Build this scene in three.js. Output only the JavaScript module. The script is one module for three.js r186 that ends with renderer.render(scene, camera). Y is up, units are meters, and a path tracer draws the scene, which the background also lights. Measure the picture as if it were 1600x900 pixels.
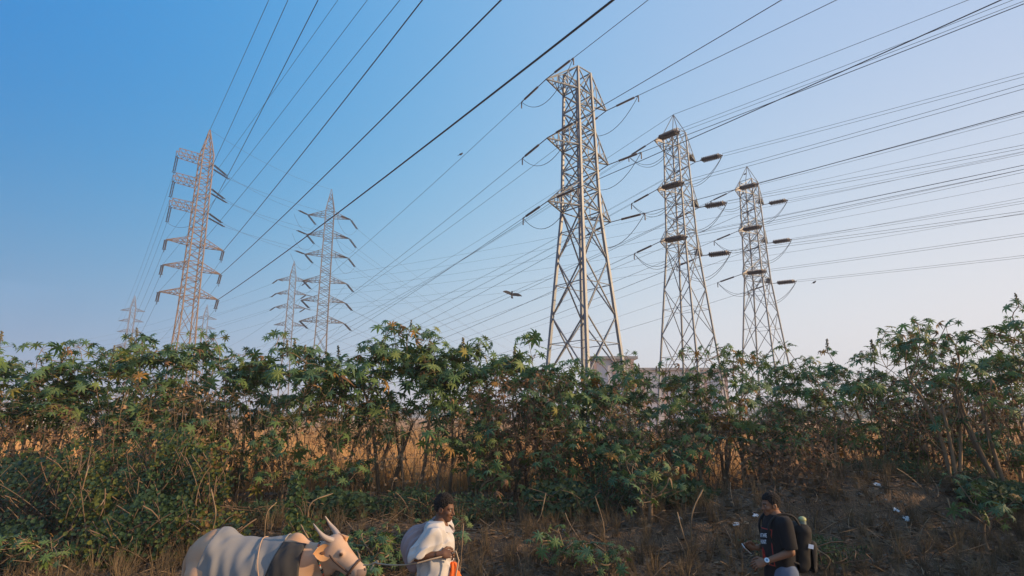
import * as THREE from 'three';
import { mergeGeometries } from 'three/addons/utils/BufferGeometryUtils.js';

// ---------------------------------------------------------------- camera, sky, sun, exposure
const scene = new THREE.Scene();
const PITCH = THREE.MathUtils.degToRad(12.5), EYE = new THREE.Vector3(0, 2.4, 0), FOCAL = 900;
const camera = new THREE.PerspectiveCamera(THREE.MathUtils.radToDeg(2 * Math.atan(450 / FOCAL)), 16 / 9, 0.1, 9000);
camera.position.copy(EYE);
camera.lookAt(0, EYE.y + Math.sin(PITCH), -Math.cos(PITCH));
const SUN_AZ = THREE.MathUtils.degToRad(101), SUN_EL = THREE.MathUtils.degToRad(17);
const SUN = new THREE.Vector3(Math.sin(SUN_AZ) * Math.cos(SUN_EL), Math.sin(SUN_EL), -Math.cos(SUN_AZ) * Math.cos(SUN_EL));
{
  // clear evening sky: ln(colour) varies with height above the horizon and with nearness to the sun
  const W = 1024, H = 512, data = new Float32Array(W * H * 4);
  const K = [[-8.3, 6.246, 7.3, -5.359], [-2.72, 1.312, 2.04, -0.782], [-0.739, -0.043, 0.493, 0.128]];
  for (let j = 0; j < H; j++) for (let i = 0; i < W; i++) {
    const el = Math.max(0, ((j + 0.5) / H - 0.5) * Math.PI), az = ((i + 0.5) / W - 0.5) * 2 * Math.PI;
    const x = Math.cos(el) * Math.cos(az), y = Math.sin(el), z = Math.cos(el) * Math.sin(az);
    const g = x * SUN.x + y * SUN.y + z * SUN.z, G = 1 - Math.pow((1 - g) / 2, 3), e = Math.exp(-4.84 * y * y);
    const o = (j * W + i) * 4;
    for (let c = 0; c < 3; c++) data[o + c] = 0.745 * Math.min(1.1, Math.max([0.03, 0.2, 0.4][c], Math.exp(K[c][0] + K[c][1] * e + K[c][2] * G + K[c][3] * G * e)));
    data[o + 3] = 1;
  }
  const sky = new THREE.DataTexture(data, W, H, THREE.RGBAFormat, THREE.FloatType);
  sky.mapping = THREE.EquirectangularReflectionMapping; sky.magFilter = THREE.LinearFilter; sky.minFilter = THREE.LinearFilter;
  sky.needsUpdate = true; scene.background = sky; scene.environment = sky;
}
const sun = new THREE.DirectionalLight(new THREE.Color().setRGB(1, 0.66, 0.36), 5);
sun.position.copy(SUN).multiplyScalar(120).add(new THREE.Vector3(0, 0, -15)); sun.target.position.set(0, 0, -15);
sun.castShadow = true; sun.shadow.radius = 1.5; sun.shadow.mapSize.set(4096, 4096);
Object.assign(sun.shadow.camera, { left: -90, right: 90, top: 60, bottom: -60, near: 1, far: 400 });
scene.add(sun, sun.target);
const renderer = new THREE.WebGLRenderer({ antialias: true });
renderer.setSize(1024, 576); renderer.toneMapping = THREE.LinearToneMapping; renderer.toneMappingExposure = 1.4;
renderer.shadowMap.enabled = true;

// ---------------------------------------------------------------- helpers
const V = (x, y, z) => new THREE.Vector3(x, y, z);
function makeRng(seed) { let a = seed >>> 0; return () => { a = (a + 0x6D2B79F5) | 0; let t = Math.imul(a ^ (a >>> 15), 1 | a); t = (t + Math.imul(t ^ (t >>> 7), 61 | t)) ^ t; return ((t ^ (t >>> 14)) >>> 0) / 4294967296; }; }
function rayOf(px, py) {
  const u = (px - 800) / FOCAL, v = (450 - py) / FOCAL, c = Math.cos(PITCH), s = Math.sin(PITCH);
  return V(u, v * c + s, -(c - v * s));
}
// point seen at photograph pixel (px, py) that lies depth metres in front of the camera along the ground
function at(px, py, depth) { const r = rayOf(px, py); return r.multiplyScalar(depth / -r.z).add(EYE); }
const taken = new Map();
function numbered(name) { const n = taken.get(name) ?? 0; taken.set(name, n + 1); return n ? `${name}_${String(n).padStart(3, '0')}` : name; }
function tag(o, label, category, group, kind) {
  if (label) o.userData.label = label; if (category) o.userData.category = category;
  if (group) o.userData.group = group; if (kind) o.userData.kind = kind; return o;
}
function shadows(o) { o.traverse((m) => { if (m.isMesh) { m.castShadow = true; m.receiveShadow = true; } }); return o; }
function top(o, name) { o.name = numbered(name); scene.add(o); return o; }
function part(name, geometry, material, parent) { const m = new THREE.Mesh(geometry, material); m.name = name; if (parent) parent.add(m); return m; }
function hash2(x, y) { let h = Math.imul(x, 374761393) + Math.imul(y, 668265263); h = Math.imul(h ^ (h >>> 13), 1274126177); return ((h ^ (h >>> 16)) >>> 0) / 4294967296; }
function noise2(x, y) { const xi = Math.floor(x), yi = Math.floor(y); let fx = x - xi, fy = y - yi; fx = fx * fx * (3 - 2 * fx); fy = fy * fy * (3 - 2 * fy); const l = (a, b, t) => a + (b - a) * t; return l(l(hash2(xi, yi), hash2(xi + 1, yi), fx), l(hash2(xi, yi + 1), hash2(xi + 1, yi + 1), fx), fy); }
function fbm(x, y, n = 4) { let s = 0, a = 0.5; for (let i = 0; i < n; i++) { s += a * noise2(x, y); x = x * 2.03 + 17.1; y = y * 2.03 + 5.7; a *= 0.5; } return s / (1 - Math.pow(0.5, n)); }
const sm = (a, b, x) => { const t = Math.min(1, Math.max(0, (x - a) / (b - a))); return t * t * (3 - 2 * t); };

// collects raw triangles into one geometry
class Tri {
  constructor() { this.p = []; this.n = []; this.c = []; this.i = []; this.col = null; }
  vert(x, y, z, nx, ny, nz) { this.p.push(x, y, z); this.n.push(nx, ny, nz); if (this.col) this.c.push(this.col[0], this.col[1], this.col[2]); return this.p.length / 3 - 1; }
  // tube through points with radii
  tube(pts, radii, sides = 4, cap = true) {
    const n = pts.length, T = V(), N = V(), B = V(), up = V(0, 1, 0); let first = -1;
    for (let k = 0; k < n; k++) {
      T.copy(pts[Math.min(n - 1, k + 1)]).sub(pts[Math.max(0, k - 1)]); if (T.lengthSq() < 1e-12) T.set(0, 1, 0); T.normalize();
      if (k === 0) N.copy(Math.abs(T.y) > 0.9 ? V(1, 0, 0) : up);
      N.addScaledVector(T, -N.dot(T)).normalize(); B.crossVectors(T, N);
      const r = typeof radii === 'number' ? radii : radii[k], p = pts[k];
      for (let s = 0; s < sides; s++) {
        const a = (s + 0.5) / sides * Math.PI * 2, c = Math.cos(a), d = Math.sin(a), x = N.x * c + B.x * d, y = N.y * c + B.y * d, z = N.z * c + B.z * d;
        const id = this.vert(p.x + x * r, p.y + y * r, p.z + z * r, x, y, z); if (first < 0) first = id;
      }
    }
    for (let k = 0; k < n - 1; k++) for (let s = 0; s < sides; s++) {
      const a = first + k * sides + s, b = first + k * sides + (s + 1) % sides, c = a + sides, d = b + sides;
      this.i.push(a, b, c, b, d, c);
    }
    if (cap && sides > 2) for (let s = 1; s < sides - 1; s++) { this.i.push(first, first + s + 1, first + s); const l = first + (n - 1) * sides; this.i.push(l, l + s, l + s + 1); }
    return this;
  }
  bar(a, b, r, sides = 4) { return this.tube([a, b], r, sides); }
  // places a flat leaf outline: verts [x, y, z] local, tris, in matrix m
  shape(verts, tris, m, nrm) {
    const base = this.p.length / 3, v = V(), e = m.elements, nn = V(...(nrm ?? [0, 1, 0])).transformDirection(m);
    for (const q of verts) { v.set(q[0], q[1], q[2]).applyMatrix4(m); this.vert(v.x, v.y, v.z, nn.x, nn.y, nn.z); }
    for (const t of tris) this.i.push(base + t[0], base + t[1], base + t[2]);
    return this;
  }
  geo(flat = false) {
    let g = new THREE.BufferGeometry();
    g.setAttribute('position', new THREE.Float32BufferAttribute(this.p, 3));
    g.setAttribute('normal', new THREE.Float32BufferAttribute(this.n, 3));
    if (this.c.length === this.p.length) g.setAttribute('color', new THREE.Float32BufferAttribute(this.c, 3));
    g.setIndex(this.i);
    if (flat) { g = g.toNonIndexed(); g.computeVertexNormals(); }
    return g;
  }
}
function lin(r, g, b) { return new THREE.Color().setRGB(r, g, b); }
function mat(r, g, b, rough = 0.9, extra = {}) { return new THREE.MeshStandardMaterial({ color: lin(r, g, b), roughness: rough, side: THREE.DoubleSide, ...extra }); }
function leafMat(r, g, b, trans = 0.38, rough = 0.62) { return new THREE.MeshPhysicalMaterial({ color: lin(r, g, b), roughness: rough, transmission: trans, thickness: 0, side: THREE.DoubleSide, specularIntensity: 0.55 }); }
const ORD = ['first', 'second', 'third', 'fourth', 'fifth', 'sixth', 'seventh', 'eighth', 'ninth', 'tenth', 'eleventh', 'twelfth', 'thirteenth', 'fourteenth', 'fifteenth', 'sixteenth', 'seventeenth', 'eighteenth', 'nineteenth', 'twentieth'];
const ordinal = (n) => n < 20 ? ORD[n] : n < 29 ? `twenty-${ORD[n - 20]}` : n === 29 ? 'thirtieth' : n < 39 ? `thirty-${ORD[n - 30]}` : n === 39 ? 'fortieth' : `forty-${ORD[n - 40]}`;

// ---------------------------------------------------------------- ground, field, horizon
// height of the land: lane in front, a low bank with a broken edge, a mound of rubble on the right, the field behind
function landY(x, z) {
  const d = -z, edge = 10.3 + 0.5 * (fbm(x * 0.35 + 9, 3.1, 3) - 0.5) * 2;
  let y = 0.12 * sm(8.2, 9.6, d) + 0.27 * sm(edge - 0.12, edge + 0.12, d);
  y += 0.75 * Math.exp(-((x - 5.9) ** 2) / 8 - ((z + 11.4) ** 2) / 3.6) + 0.35 * Math.exp(-((x - 9) ** 2) / 9 - ((z + 11.5) ** 2) / 4);
  y -= 0.15 * sm(15, 20, d);
  const rough = sm(7.8, 9, d) * (1 - 0.6 * sm(18, 40, d));
  y += rough * ((fbm(x * 0.9, z * 0.9, 4) - 0.5) * 0.26 + (noise2(x * 5, z * 5) - 0.5) * 0.05);
  return y;
}
function noiseTexture(size, fn, srgb = true) {
  const d = new Uint8Array(size * size * 4);
  for (let j = 0; j < size; j++) for (let i = 0; i < size; i++) { const c = fn(i, j), o = (j * size + i) * 4; d[o] = c[0]; d[o + 1] = c[1]; d[o + 2] = c[2]; d[o + 3] = 255; }
  const t = new THREE.DataTexture(d, size, size); t.wrapS = t.wrapT = THREE.RepeatWrapping; t.magFilter = THREE.LinearFilter; t.minFilter = THREE.LinearMipmapLinearFilter; t.generateMipmaps = true;
  if (srgb) t.colorSpace = THREE.SRGBColorSpace; t.needsUpdate = true; return t;
}
const soilMap = noiseTexture(1024, (i, j) => {
  const a = fbm(i / 90, j / 90, 5), b = fbm(i / 9 + 40, j / 9, 3), c = hash2(i, j), chip = noise2(i / 5 + 80, j / 7) > 0.8 ? 26 : 0;
  const v = 62 + 46 * a + 44 * (b - 0.5) + 14 * (c - 0.5) + chip; return [v * 1.06, v * 0.87, v * 0.68];
});
const soilBump = noiseTexture(512, (i, j) => { const v = 255 * (0.6 * fbm(i / 20, j / 20, 5) + 0.4 * noise2(i / 3, j / 3)); return [v, v, v]; }, false);
const strawMap = noiseTexture(512, (i, j) => {
  const a = fbm(i / 60 + 7, j / 60, 4), b = noise2(i / 2.2, j / 9), c = hash2(i, j);
  const v = 118 + 60 * (a - 0.5) + 62 * (b - 0.5) + 18 * (c - 0.5); return [Math.min(255, v * 1.42), v * 1.04, v * 0.62];
});
function sheet(x0, x1, z0, z1, nx, nz, fy, uvScale) {
  const g = new THREE.PlaneGeometry(1, 1, nx, nz), p = g.attributes.position, uv = g.attributes.uv;
  for (let k = 0; k < p.count; k++) {
    const x = x0 + (p.getX(k) + 0.5) * (x1 - x0), z = z0 + (0.5 - p.getY(k)) * (z1 - z0);
    p.setXYZ(k, x, fy(x, z), z); uv.setXY(k, x * uvScale, z * uvScale);
  }
  g.computeVertexNormals(); return g;
}
{
  const soil = new THREE.MeshStandardMaterial({ map: soilMap, bumpMap: soilBump, bumpScale: 0.03, roughness: 1 });
  const bank = top(part('', sheet(-24, 24, -19, 6, 240, 140, (x, z) => landY(x, z) - 0.35 * sm(16.6, 18.6, -z), 0.5), soil), 'ground'); tag(bank, null, null, null, 'structure');
  const straw = new THREE.MeshStandardMaterial({ map: strawMap, bumpMap: soilBump, bumpScale: 0.05, roughness: 1 });
  const far = (x, z) => landY(x, z) - 0.35 * (1 - sm(15.8, 17.6, -z)) + 0.5 * (fbm(x * 0.06, z * 0.06, 3) - 0.5) * sm(17.5, 30, -z);
  const field = top(part('', sheet(-150, 150, -300, -15.8, 150, 170, (x, z) => far(x, z), 0.35), straw), 'field'); tag(field, null, null, null, 'structure');
  const plain = top(part('', sheet(-1400, 1400, -1400, 300, 10, 10, () => -0.9, 0.3), new THREE.MeshStandardMaterial({ map: strawMap, roughness: 1 })), 'terrain'); tag(plain, null, null, null, 'structure');
  // low hills at the edge of sight
  const hillMat = mat(0.06, 0.085, 0.05, 1);
  const hg = sheet(-1400, 1400, -1390, -900, 120, 14, (x, z) => -1.2 + 62 * Math.sin(Math.PI * (-z - 900) / 490) * Math.max(0, fbm(x / 230 + 3, z / 300, 4) - 0.22), 0.01);
  tag(top(part('', hg, hillMat), 'hills'), null, null, null, 'structure');
}

// ---------------------------------------------------------------- pylons and their wires
const steel = mat(0.165, 0.185, 0.205, 0.55, { metalness: 0.4 });
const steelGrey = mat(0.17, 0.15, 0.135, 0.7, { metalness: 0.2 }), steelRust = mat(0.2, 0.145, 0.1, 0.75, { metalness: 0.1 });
const porcelain = mat(0.022, 0.018, 0.022, 0.5);
const composite = mat(0.06, 0.055, 0.06, 0.6);
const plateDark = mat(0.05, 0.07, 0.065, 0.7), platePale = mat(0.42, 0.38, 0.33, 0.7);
const wireMat = mat(0.045, 0.05, 0.06, 0.6, { metalness: 0.3 });
const unitBar = new THREE.CylinderGeometry(1, 1, 1, 4, 1); unitBar.rotateY(Math.PI / 4);
function barMesh(name, a, b, r, m, parent) {
  const o = new THREE.Mesh(unitBar, m), d = b.clone().sub(a); o.name = name;
  o.position.copy(a).addScaledVector(d, 0.5); o.scale.set(r, d.length(), r); o.quaternion.setFromUnitVectors(V(0, 1, 0), d.normalize()); parent.add(o); return o;
}
function ribbed(a, b, r, count) {   // string of discs from a to b
  const pts = [V(0.02, 0, 0)], L = a.distanceTo(b), P = [[0.025, 0], [0.03, 0.02]];
  for (let k = 0; k < count; k++) { const y = 0.04 + (k + 0.2) / count * 0.9, s = 0.9 / count; P.push([r * 0.3, y], [r, y + s * 0.25], [r * 0.95, y + s * 0.4], [r * 0.3, y + s * 0.5]); }
  P.push([0.03, 0.97], [0.025, 1]);
  const g = new THREE.LatheGeometry(P.map(([x, y]) => new THREE.Vector2(x, y * L)), 8);
  g.applyQuaternion(new THREE.Quaternion().setFromUnitVectors(V(0, 1, 0), b.clone().sub(a).normalize())); g.translate(a.x, a.y, a.z); return g;
}
const heading = (x, z) => { const l = Math.hypot(x, z); return V(x / l, 0, z / l); };
const towers = [];
const lerpTable = (T, h) => { for (let k = 0; k < T.length - 1; k++) if (h <= T[k + 1][0]) return T[k][1] + (T[k + 1][1] - T[k][1]) * (h - T[k][0]) / (T[k + 1][0] - T[k][0]); return T[T.length - 1][1]; };

// broad tower on four spread legs with three pairs of pointed arms
function broadTower(label, x, z, peaked, arm, legR) {
  const g = new THREE.Group(); top(g, 'lattice_pylon'); tag(g, label, 'pylon', 'broad pylons on the right');
  const phi = Math.atan2(0.66, 0.75); g.position.set(x, 0, z); g.rotation.y = phi; g.updateMatrixWorld();
  const base = landY(x, z) - 0.5, TOP = 36.7, prof = [[-2, 3.1], [21.7, 1.3], [TOP, 0.95]], levels = [21.7, 28, 34.2], w = (h) => lerpTable(prof, h);
  const C = (h, i) => V((i === 0 || i === 3 ? -1 : 1) * w(h), h, (i < 2 ? -1 : 1) * w(h));
  for (let i = 0; i < 4; i++) part('leg', new Tri().tube([C(base, i), C(21.7, i), C(TOP, i)], [legR, legR * 0.92, legR * 0.75], 4).geo(true), steel, g);
  const H = [base, 5.8, 11.4, 16.8, 21.7, 23.8, 25.9, 28, 30.1, 32.2, 34.2, TOP], br = legR * 0.33;
  for (let k = 0; k < H.length - 1; k++) for (let i = 0; i < 4; i++) {
    const j = (i + 1) % 4, a = C(H[k], i), b = C(H[k], j), c = C(H[k + 1], i), d = C(H[k + 1], j), big = k < 4;
    barMesh('brace', a, d, big ? br * 1.15 : br, steel, g); barMesh('brace', b, c, big ? br * 1.15 : br, steel, g);
    if (k > 3 || k === 3) barMesh('horizontal_strut', c, d, br, steel, g);
    if (big) {   // short struts from the crossing to the legs
      const wa = w(H[k]), wc = w(H[k + 1]), t = wa / (wa + wc), X = a.clone().lerp(d, t), hx = X.y;
      barMesh('secondary_brace', X, C(hx, i), br * 0.7, steel, g); barMesh('secondary_brace', X, C(hx, j), br * 0.7, steel, g);
    }
  }
  if (peaked) {
    const P = V(0, 39.2, 0); for (let i = 0; i < 4; i++) barMesh('peak_strut', C(TOP, i), P, br * 1.1, steel, g);
  }
  const tips = {};
  for (let L = 0; L < 3; L++) for (const s of [-1, 1]) {
    const h = levels[L], up = Math.min(TOP, h + 2.5), tip = V(s * arm, h, 0), t = new Tri();
    const i0 = s < 0 ? 0 : 1, i1 = s < 0 ? 3 : 2;
    for (const i of [i0, i1]) {
      t.bar(C(h, i), tip, br * 1.25); t.bar(C(up, i), tip, br * 1.1);
      for (const q of [0.33, 0.66]) { const lo = C(h, i).lerp(tip, q), hi = C(up, i).lerp(tip, q); t.bar(lo, hi, br * 0.7); t.bar(C(h, i).lerp(tip, q - 0.33), hi, br * 0.7); }
    }
    for (const q of [0.33, 0.66]) t.bar(C(h, i0).lerp(tip, q), C(h, i1).lerp(tip, q), br * 0.7);
    t.bar(C(h, i0), C(h, i1).lerp(tip, 0.5), br * 0.7); t.bar(C(h, i1), C(h, i0).lerp(tip, 0.5), br * 0.7); t.bar(C(up, i0), C(up, i1), br);
    const c = part('crossarm', t.geo(true), steel, g);
    if (peaked) {   // sheet gusset at the tip
      const a = tip, b = C(h, i0).lerp(tip, 0.66), d = C(h, i1).lerp(tip, 0.66), e = C(up, i0).lerp(tip, 0.72), f = C(up, i1).lerp(tip, 0.72), q = new THREE.BufferGeometry();
      q.setAttribute('position', new THREE.Float32BufferAttribute([a, b, e, a, f, d, a, e, f].flatMap((p) => p.toArray()), 3)); q.computeVertexNormals();
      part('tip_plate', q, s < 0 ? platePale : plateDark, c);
    }
    tips[`${L}${s < 0 ? 'n' : 'f'}`] = g.localToWorld(tip.clone());
  }
  const T = { g, tips, peak: g.localToWorld(V(0, peaked ? 39.2 : TOP, 0)), inv: (p) => g.worldToLocal(p.clone()) };
  towers.push(T); return T;
}
// slim mast with close lattice and six pairs of arms
function slimTower(label, px, py, dirx, dirz, H, fine, upperLeftOnly, group, levelsShown = 6) {
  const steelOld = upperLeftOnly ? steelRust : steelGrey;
  const r = rayOf(px, py), depth = (H - EYE.y) * -r.z / r.y, top0 = at(px, py, depth), g = new THREE.Group();
  top(g, 'lattice_pylon'); tag(g, label, 'pylon', group);
  g.position.set(top0.x, 0, top0.z); g.rotation.y = Math.atan2(-dirz, dirx); g.updateMatrixWorld();
  const k = H / 50, body = 45.3 * k, prof = [[-2, 1.75 * k], [19 * k, 1.1 * k], [body, 0.85 * k], [H, 0.05]], w = (h) => lerpTable(prof, h);
  const C = (h, i) => V((i === 0 || i === 3 ? -1 : 1) * w(h), h, (i < 2 ? -1 : 1) * w(h));
  const lr = 0.12 * k;
  for (let i = 0; i < 4; i++) part('leg', new Tri().tube([C(-1, i), C(19 * k, i), C(body, i), C(H, i)], [lr, lr, lr * 0.85, lr * 0.5], 4).geo(true), steelOld, g);
  const hs = []; for (let h = -1; h < 19 * k - 1;) { hs.push(h); h += 4 * k; } for (let h = 19 * k; h < body; h += fine * k) hs.push(h); hs.push(body); for (let q = 1; q < 5; q++) hs.push(body + (H - body) * q / 5);
  for (let i = 0; i < 4; i++) {   // the lattice of one face is one part
    const t = new Tri(), j = (i + 1) % 4;
    for (let q = 0; q < hs.length - 1; q++) { const a = C(hs[q], i), b = C(hs[q], j), c = C(hs[q + 1], i), d = C(hs[q + 1], j); t.bar(a, d, 0.05 * k, 3); if (q % 2 === 0 || q < 5) t.bar(b, c, 0.05 * k, 3); if (q % 3 === 0) t.bar(c, d, 0.05 * k, 3); }
    part('face_lattice', t.geo(true), steelOld, g);
  }
  const levels = [43.7, 39.4, 35.1, 29.5, 25.4, 21.1].map((h) => h * k), tips = {};
  for (let L = 0; L < levelsShown; L++) for (const s of [-1, 1]) {
    const h = levels[L], blunt = upperLeftOnly && L < 3; if (blunt && s > 0) { tips[`${L}f`] = g.localToWorld(V(w(h), h, w(h))); continue; }
    const t = new Tri(), reach = 4.35 * k, i0 = s < 0 ? 0 : 1, i1 = s < 0 ? 3 : 2, rise = 1.15 * k, br = 0.055 * k;
    for (const i of [i0, i1]) {
      const z1 = blunt ? (i < 2 ? -0.7 : 0.7) * k : 0, e0 = V(s * reach, h, z1), e1 = blunt ? V(s * reach, h + rise, z1) : e0;
      const lo = C(blunt ? h : h, i), hi = C(h + rise, i);
      t.bar(lo, e0, br * 1.2, 3); t.bar(hi, e1, br * 1.2, 3); if (blunt) t.bar(e0, e1, br, 3);
      for (let q = 0; q < 4; q++) { t.bar(lo.clone().lerp(e0, q / 4), hi.clone().lerp(e1, (q + 1) / 4), br * 0.8, 3); t.bar(lo.clone().lerp(e0, (q + 1) / 4), hi.clone().lerp(e1, (q + 1) / 4), br * 0.8, 3); }
    }
    for (let q = 1; q < 5; q++) { const A = C(h, i0), B = C(h, i1), e = (i, z) => V(s * reach, h, blunt ? z * k : 0); t.bar(A.clone().lerp(e(i0, -0.7), q / 4), B.clone().lerp(e(i1, 0.7), q / 4), br * 0.8, 3); }
    part('crossarm', t.geo(true), steelOld, g);
    tips[`${L}${s < 0 ? 'n' : 'f'}`] = g.localToWorld(V(s * reach, h, 0));
  }
  const T = { g, tips, peak: g.localToWorld(V(0, H, 0)), inv: (p) => g.worldToLocal(p.clone()) };
  towers.push(T); return T;
}
const T1 = broadTower('large grey lattice pylon with spread legs, nearest of the three broad pylons', 6.7, -53, false, 4.5, 0.2);
const T2 = broadTower('broad grey pylon with dark disc insulators, between nearest broad pylon and rightmost one', 20.2, -65.7, true, 4.5, 0.13);
const T3 = broadTower('broad grey pylon farthest right, its legs behind the bushes', 35.5, -81, true, 4.5, 0.13);
const T4 = slimTower('tall slim leaning-looking pylon on the left with warm sunlit legs', 328, 203, 0.68, -0.73, 50, 0.95, true, 'slim pylons on the left');
const T5 = slimTower('slim close-latticed pylon right of the tallest left pylon', 518, 296, 0.94, -0.35, 50, 1.15, false, 'slim pylons on the left');
const T6 = slimTower('small hazy slim pylon just left of the second slim pylon', 460, 408, 0.95, -0.3, 50, 1.7, false, 'slim pylons on the left', 4);
const T7 = slimTower('faint distant pylon above the bushes left of the tallest slim pylon', 211, 462, 0.9, -0.4, 50, 3, false, 'slim pylons on the left', 4);
const T8 = slimTower('tiny faint pylon right behind the foot of the tallest slim pylon', 324, 476, 0.9, -0.4, 50, 3.6, false, 'slim pylons on the left', 3);

// point and heading of a sagging wire from A that is seen crossing pixel (px, py)
function aim(A, px, py, k1, span, far = 160) {
  const d = rayOf(px, py), k2 = k1 / span; let lo = 2, hi = far;
  const f = (t) => { const x = d.x * t - A.x, z = d.z * t - A.z, s = Math.hypot(x, z); return EYE.y + d.y * t - (A.y - k1 * s + k2 * s * s); };
  for (let i = 0; i < 60; i++) { const m = (lo + hi) / 2; if (f(m) > 0) hi = m; else lo = m; }
  return heading(d.x * lo - A.x, d.z * lo - A.z);
}
const sagPoint = (A, dir, s, k1, span) => V(A.x + dir.x * s, A.y - k1 * s + k1 / span * s * s, A.z + dir.z * s);
function wire(label, A, dir, k1, span, r, twin = 0, upto = span) {
  const t = new Tri(), side = V(-dir.z, 0, dir.x);
  for (const o of twin ? [-twin / 2, twin / 2] : [0]) {
    const pts = []; for (let k = 0; k <= 28; k++) pts.push(sagPoint(A, dir, upto * k / 28, k1, span).addScaledVector(side, o).add(V(0, o * 0.35, 0)));
    t.tube(pts, r, 4);
  }
  const m = top(part('', t.geo(), wireMat), 'power_line'); return tag(m, label, 'power line', 'overhead power lines');
}
function jumper(T, a, b, drop, r = 0.03, n = 1) {
  const t = new Tri();
  for (let o = 0; o < n; o++) { const pts = []; for (let k = 0; k <= 14; k++) { const q = k / 14, p = a.clone().lerp(b, q); p.y -= (drop + o * 0.35) * 4 * q * (1 - q); pts.push(T.inv(p)); } t.tube(pts, r, 4); }
  part('jumper_cable', t.geo(), wireMat, T.g);
}
function insulator(T, A, B, kind) {
  const a = T.inv(A), b = T.inv(B), d = b.clone().sub(a);
  if (kind === 'rod') {
    const t = new Tri(); t.bar(a, a.clone().addScaledVector(d, 0.3), 0.045); t.bar(a.clone().addScaledVector(d, 0.92), b, 0.06);
    t.bar(b, b.clone().add(V(0, -0.7, 0)), 0.06);
    const o = part('insulator', mergeGeometries([t.geo(true), ribbed(a.clone().addScaledVector(d, 0.3), a.clone().addScaledVector(d, 0.92), 0.12, 22).toNonIndexed()].map((q) => { q.deleteAttribute('uv'); return q; })), composite, T.g); return o;
  }
  const gs = [], side = V(-d.z, 0, d.x).normalize(), f0 = kind === 'disc' ? 0.22 : 0.08, n = kind === 'disc' ? 10 : 10, R = kind === 'disc' ? 0.3 : 0.12, off = kind === 'disc' ? 0.22 : 0.13;
  for (const o of [-off, off]) gs.push(ribbed(a.clone().addScaledVector(d, f0).addScaledVector(side, o), a.clone().addScaledVector(d, 0.95).addScaledVector(side, o), R, n).toNonIndexed());
  const t = new Tri(); t.bar(a, a.clone().addScaledVector(d, f0), 0.05); t.bar(a.clone().addScaledVector(d, f0).addScaledVector(side, -0.3), a.clone().addScaledVector(d, f0).addScaledVector(side, 0.3), 0.05);
  t.bar(a.clone().addScaledVector(d, 0.95).addScaledVector(side, -0.3), a.clone().addScaledVector(d, 0.95).addScaledVector(side, 0.3), 0.06); t.bar(a.clone().addScaledVector(d, 0.95), b, 0.05); gs.push(t.geo(true));
  return part('insulator', mergeGeometries(gs.map((q) => { q.deleteAttribute('uv'); return q; })), porcelain, T.g);
}
const LV = ['lowest', 'middle', 'top'];
const leftDir = aim(T1.tips['2n'], 549, 407, 0.1, 300);
function deadEnd(T, who, rows, twin, nearKind, wr) {
  for (const [L, s, px, py] of rows) {
    const A = T.tips[`${L}${s}`], side = s === 'n' ? 'left' : 'right', k1 = 0.07, span = 220;
    const dir = aim(A, px, py, k1, span), len = nearKind === 'rod' ? 4.4 : 3.6, e = sagPoint(A, dir, len, k1, span);
    insulator(T, A, e, nearKind); wire(`wire running overhead to the right from ${LV[L]} ${side} arm of ${who}`, e, dir, k1, span, wr, twin);
    const dl = leftDir.clone().applyAxisAngle(V(0, 1, 0), (L - 1) * 0.015), e2 = sagPoint(A, dl, 4.2, 0.1, 300);
    insulator(T, A, e2, 'rod'); wire(`wire running away to the far left from ${LV[L]} ${side} arm of ${who}`, e2, dl, 0.1, 300, wr * 0.8, twin);
    jumper(T, e, e2, nearKind === 'rod' ? 2.2 : 2.4, 0.028, twin ? 2 : 1);
  }
}
deadEnd(T1, 'nearest broad pylon', [[2, 'n', 1012, 0], [1, 'n', 1219, 0], [0, 'n', 1558, 0], [2, 'f', 1305, 0], [1, 'f', 1600, 4], [0, 'f', 1600, 172]], 0, 'rod', 0.027);
deadEnd(T2, 'middle broad pylon', [[2, 'n', 1590, 0], [1, 'n', 1600, 134], [0, 'n', 1600, 260], [2, 'f', 1600, 116], [1, 'f', 1600, 228], [0, 'f', 1600, 331]], 0.45, 'disc', 0.019);
deadEnd(T3, 'rightmost broad pylon', [[2, 'n', 1600, 178], [1, 'n', 1600, 266], [0, 'n', 1600, 366], [2, 'f', 1600, 238], [1, 'f', 1600, 315], [0, 'f', 1600, 400]], 0.45, 'disc', 0.019);
wire('earth wire from the peak of the middle broad pylon rising to the right', T2.peak, aim(T2.peak, 1513, 0, 0.06, 220), 0.06, 220, 0.024);
wire('earth wire from the peak of the middle broad pylon falling to the far left', T2.peak, leftDir, 0.09, 300, 0.022);
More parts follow.
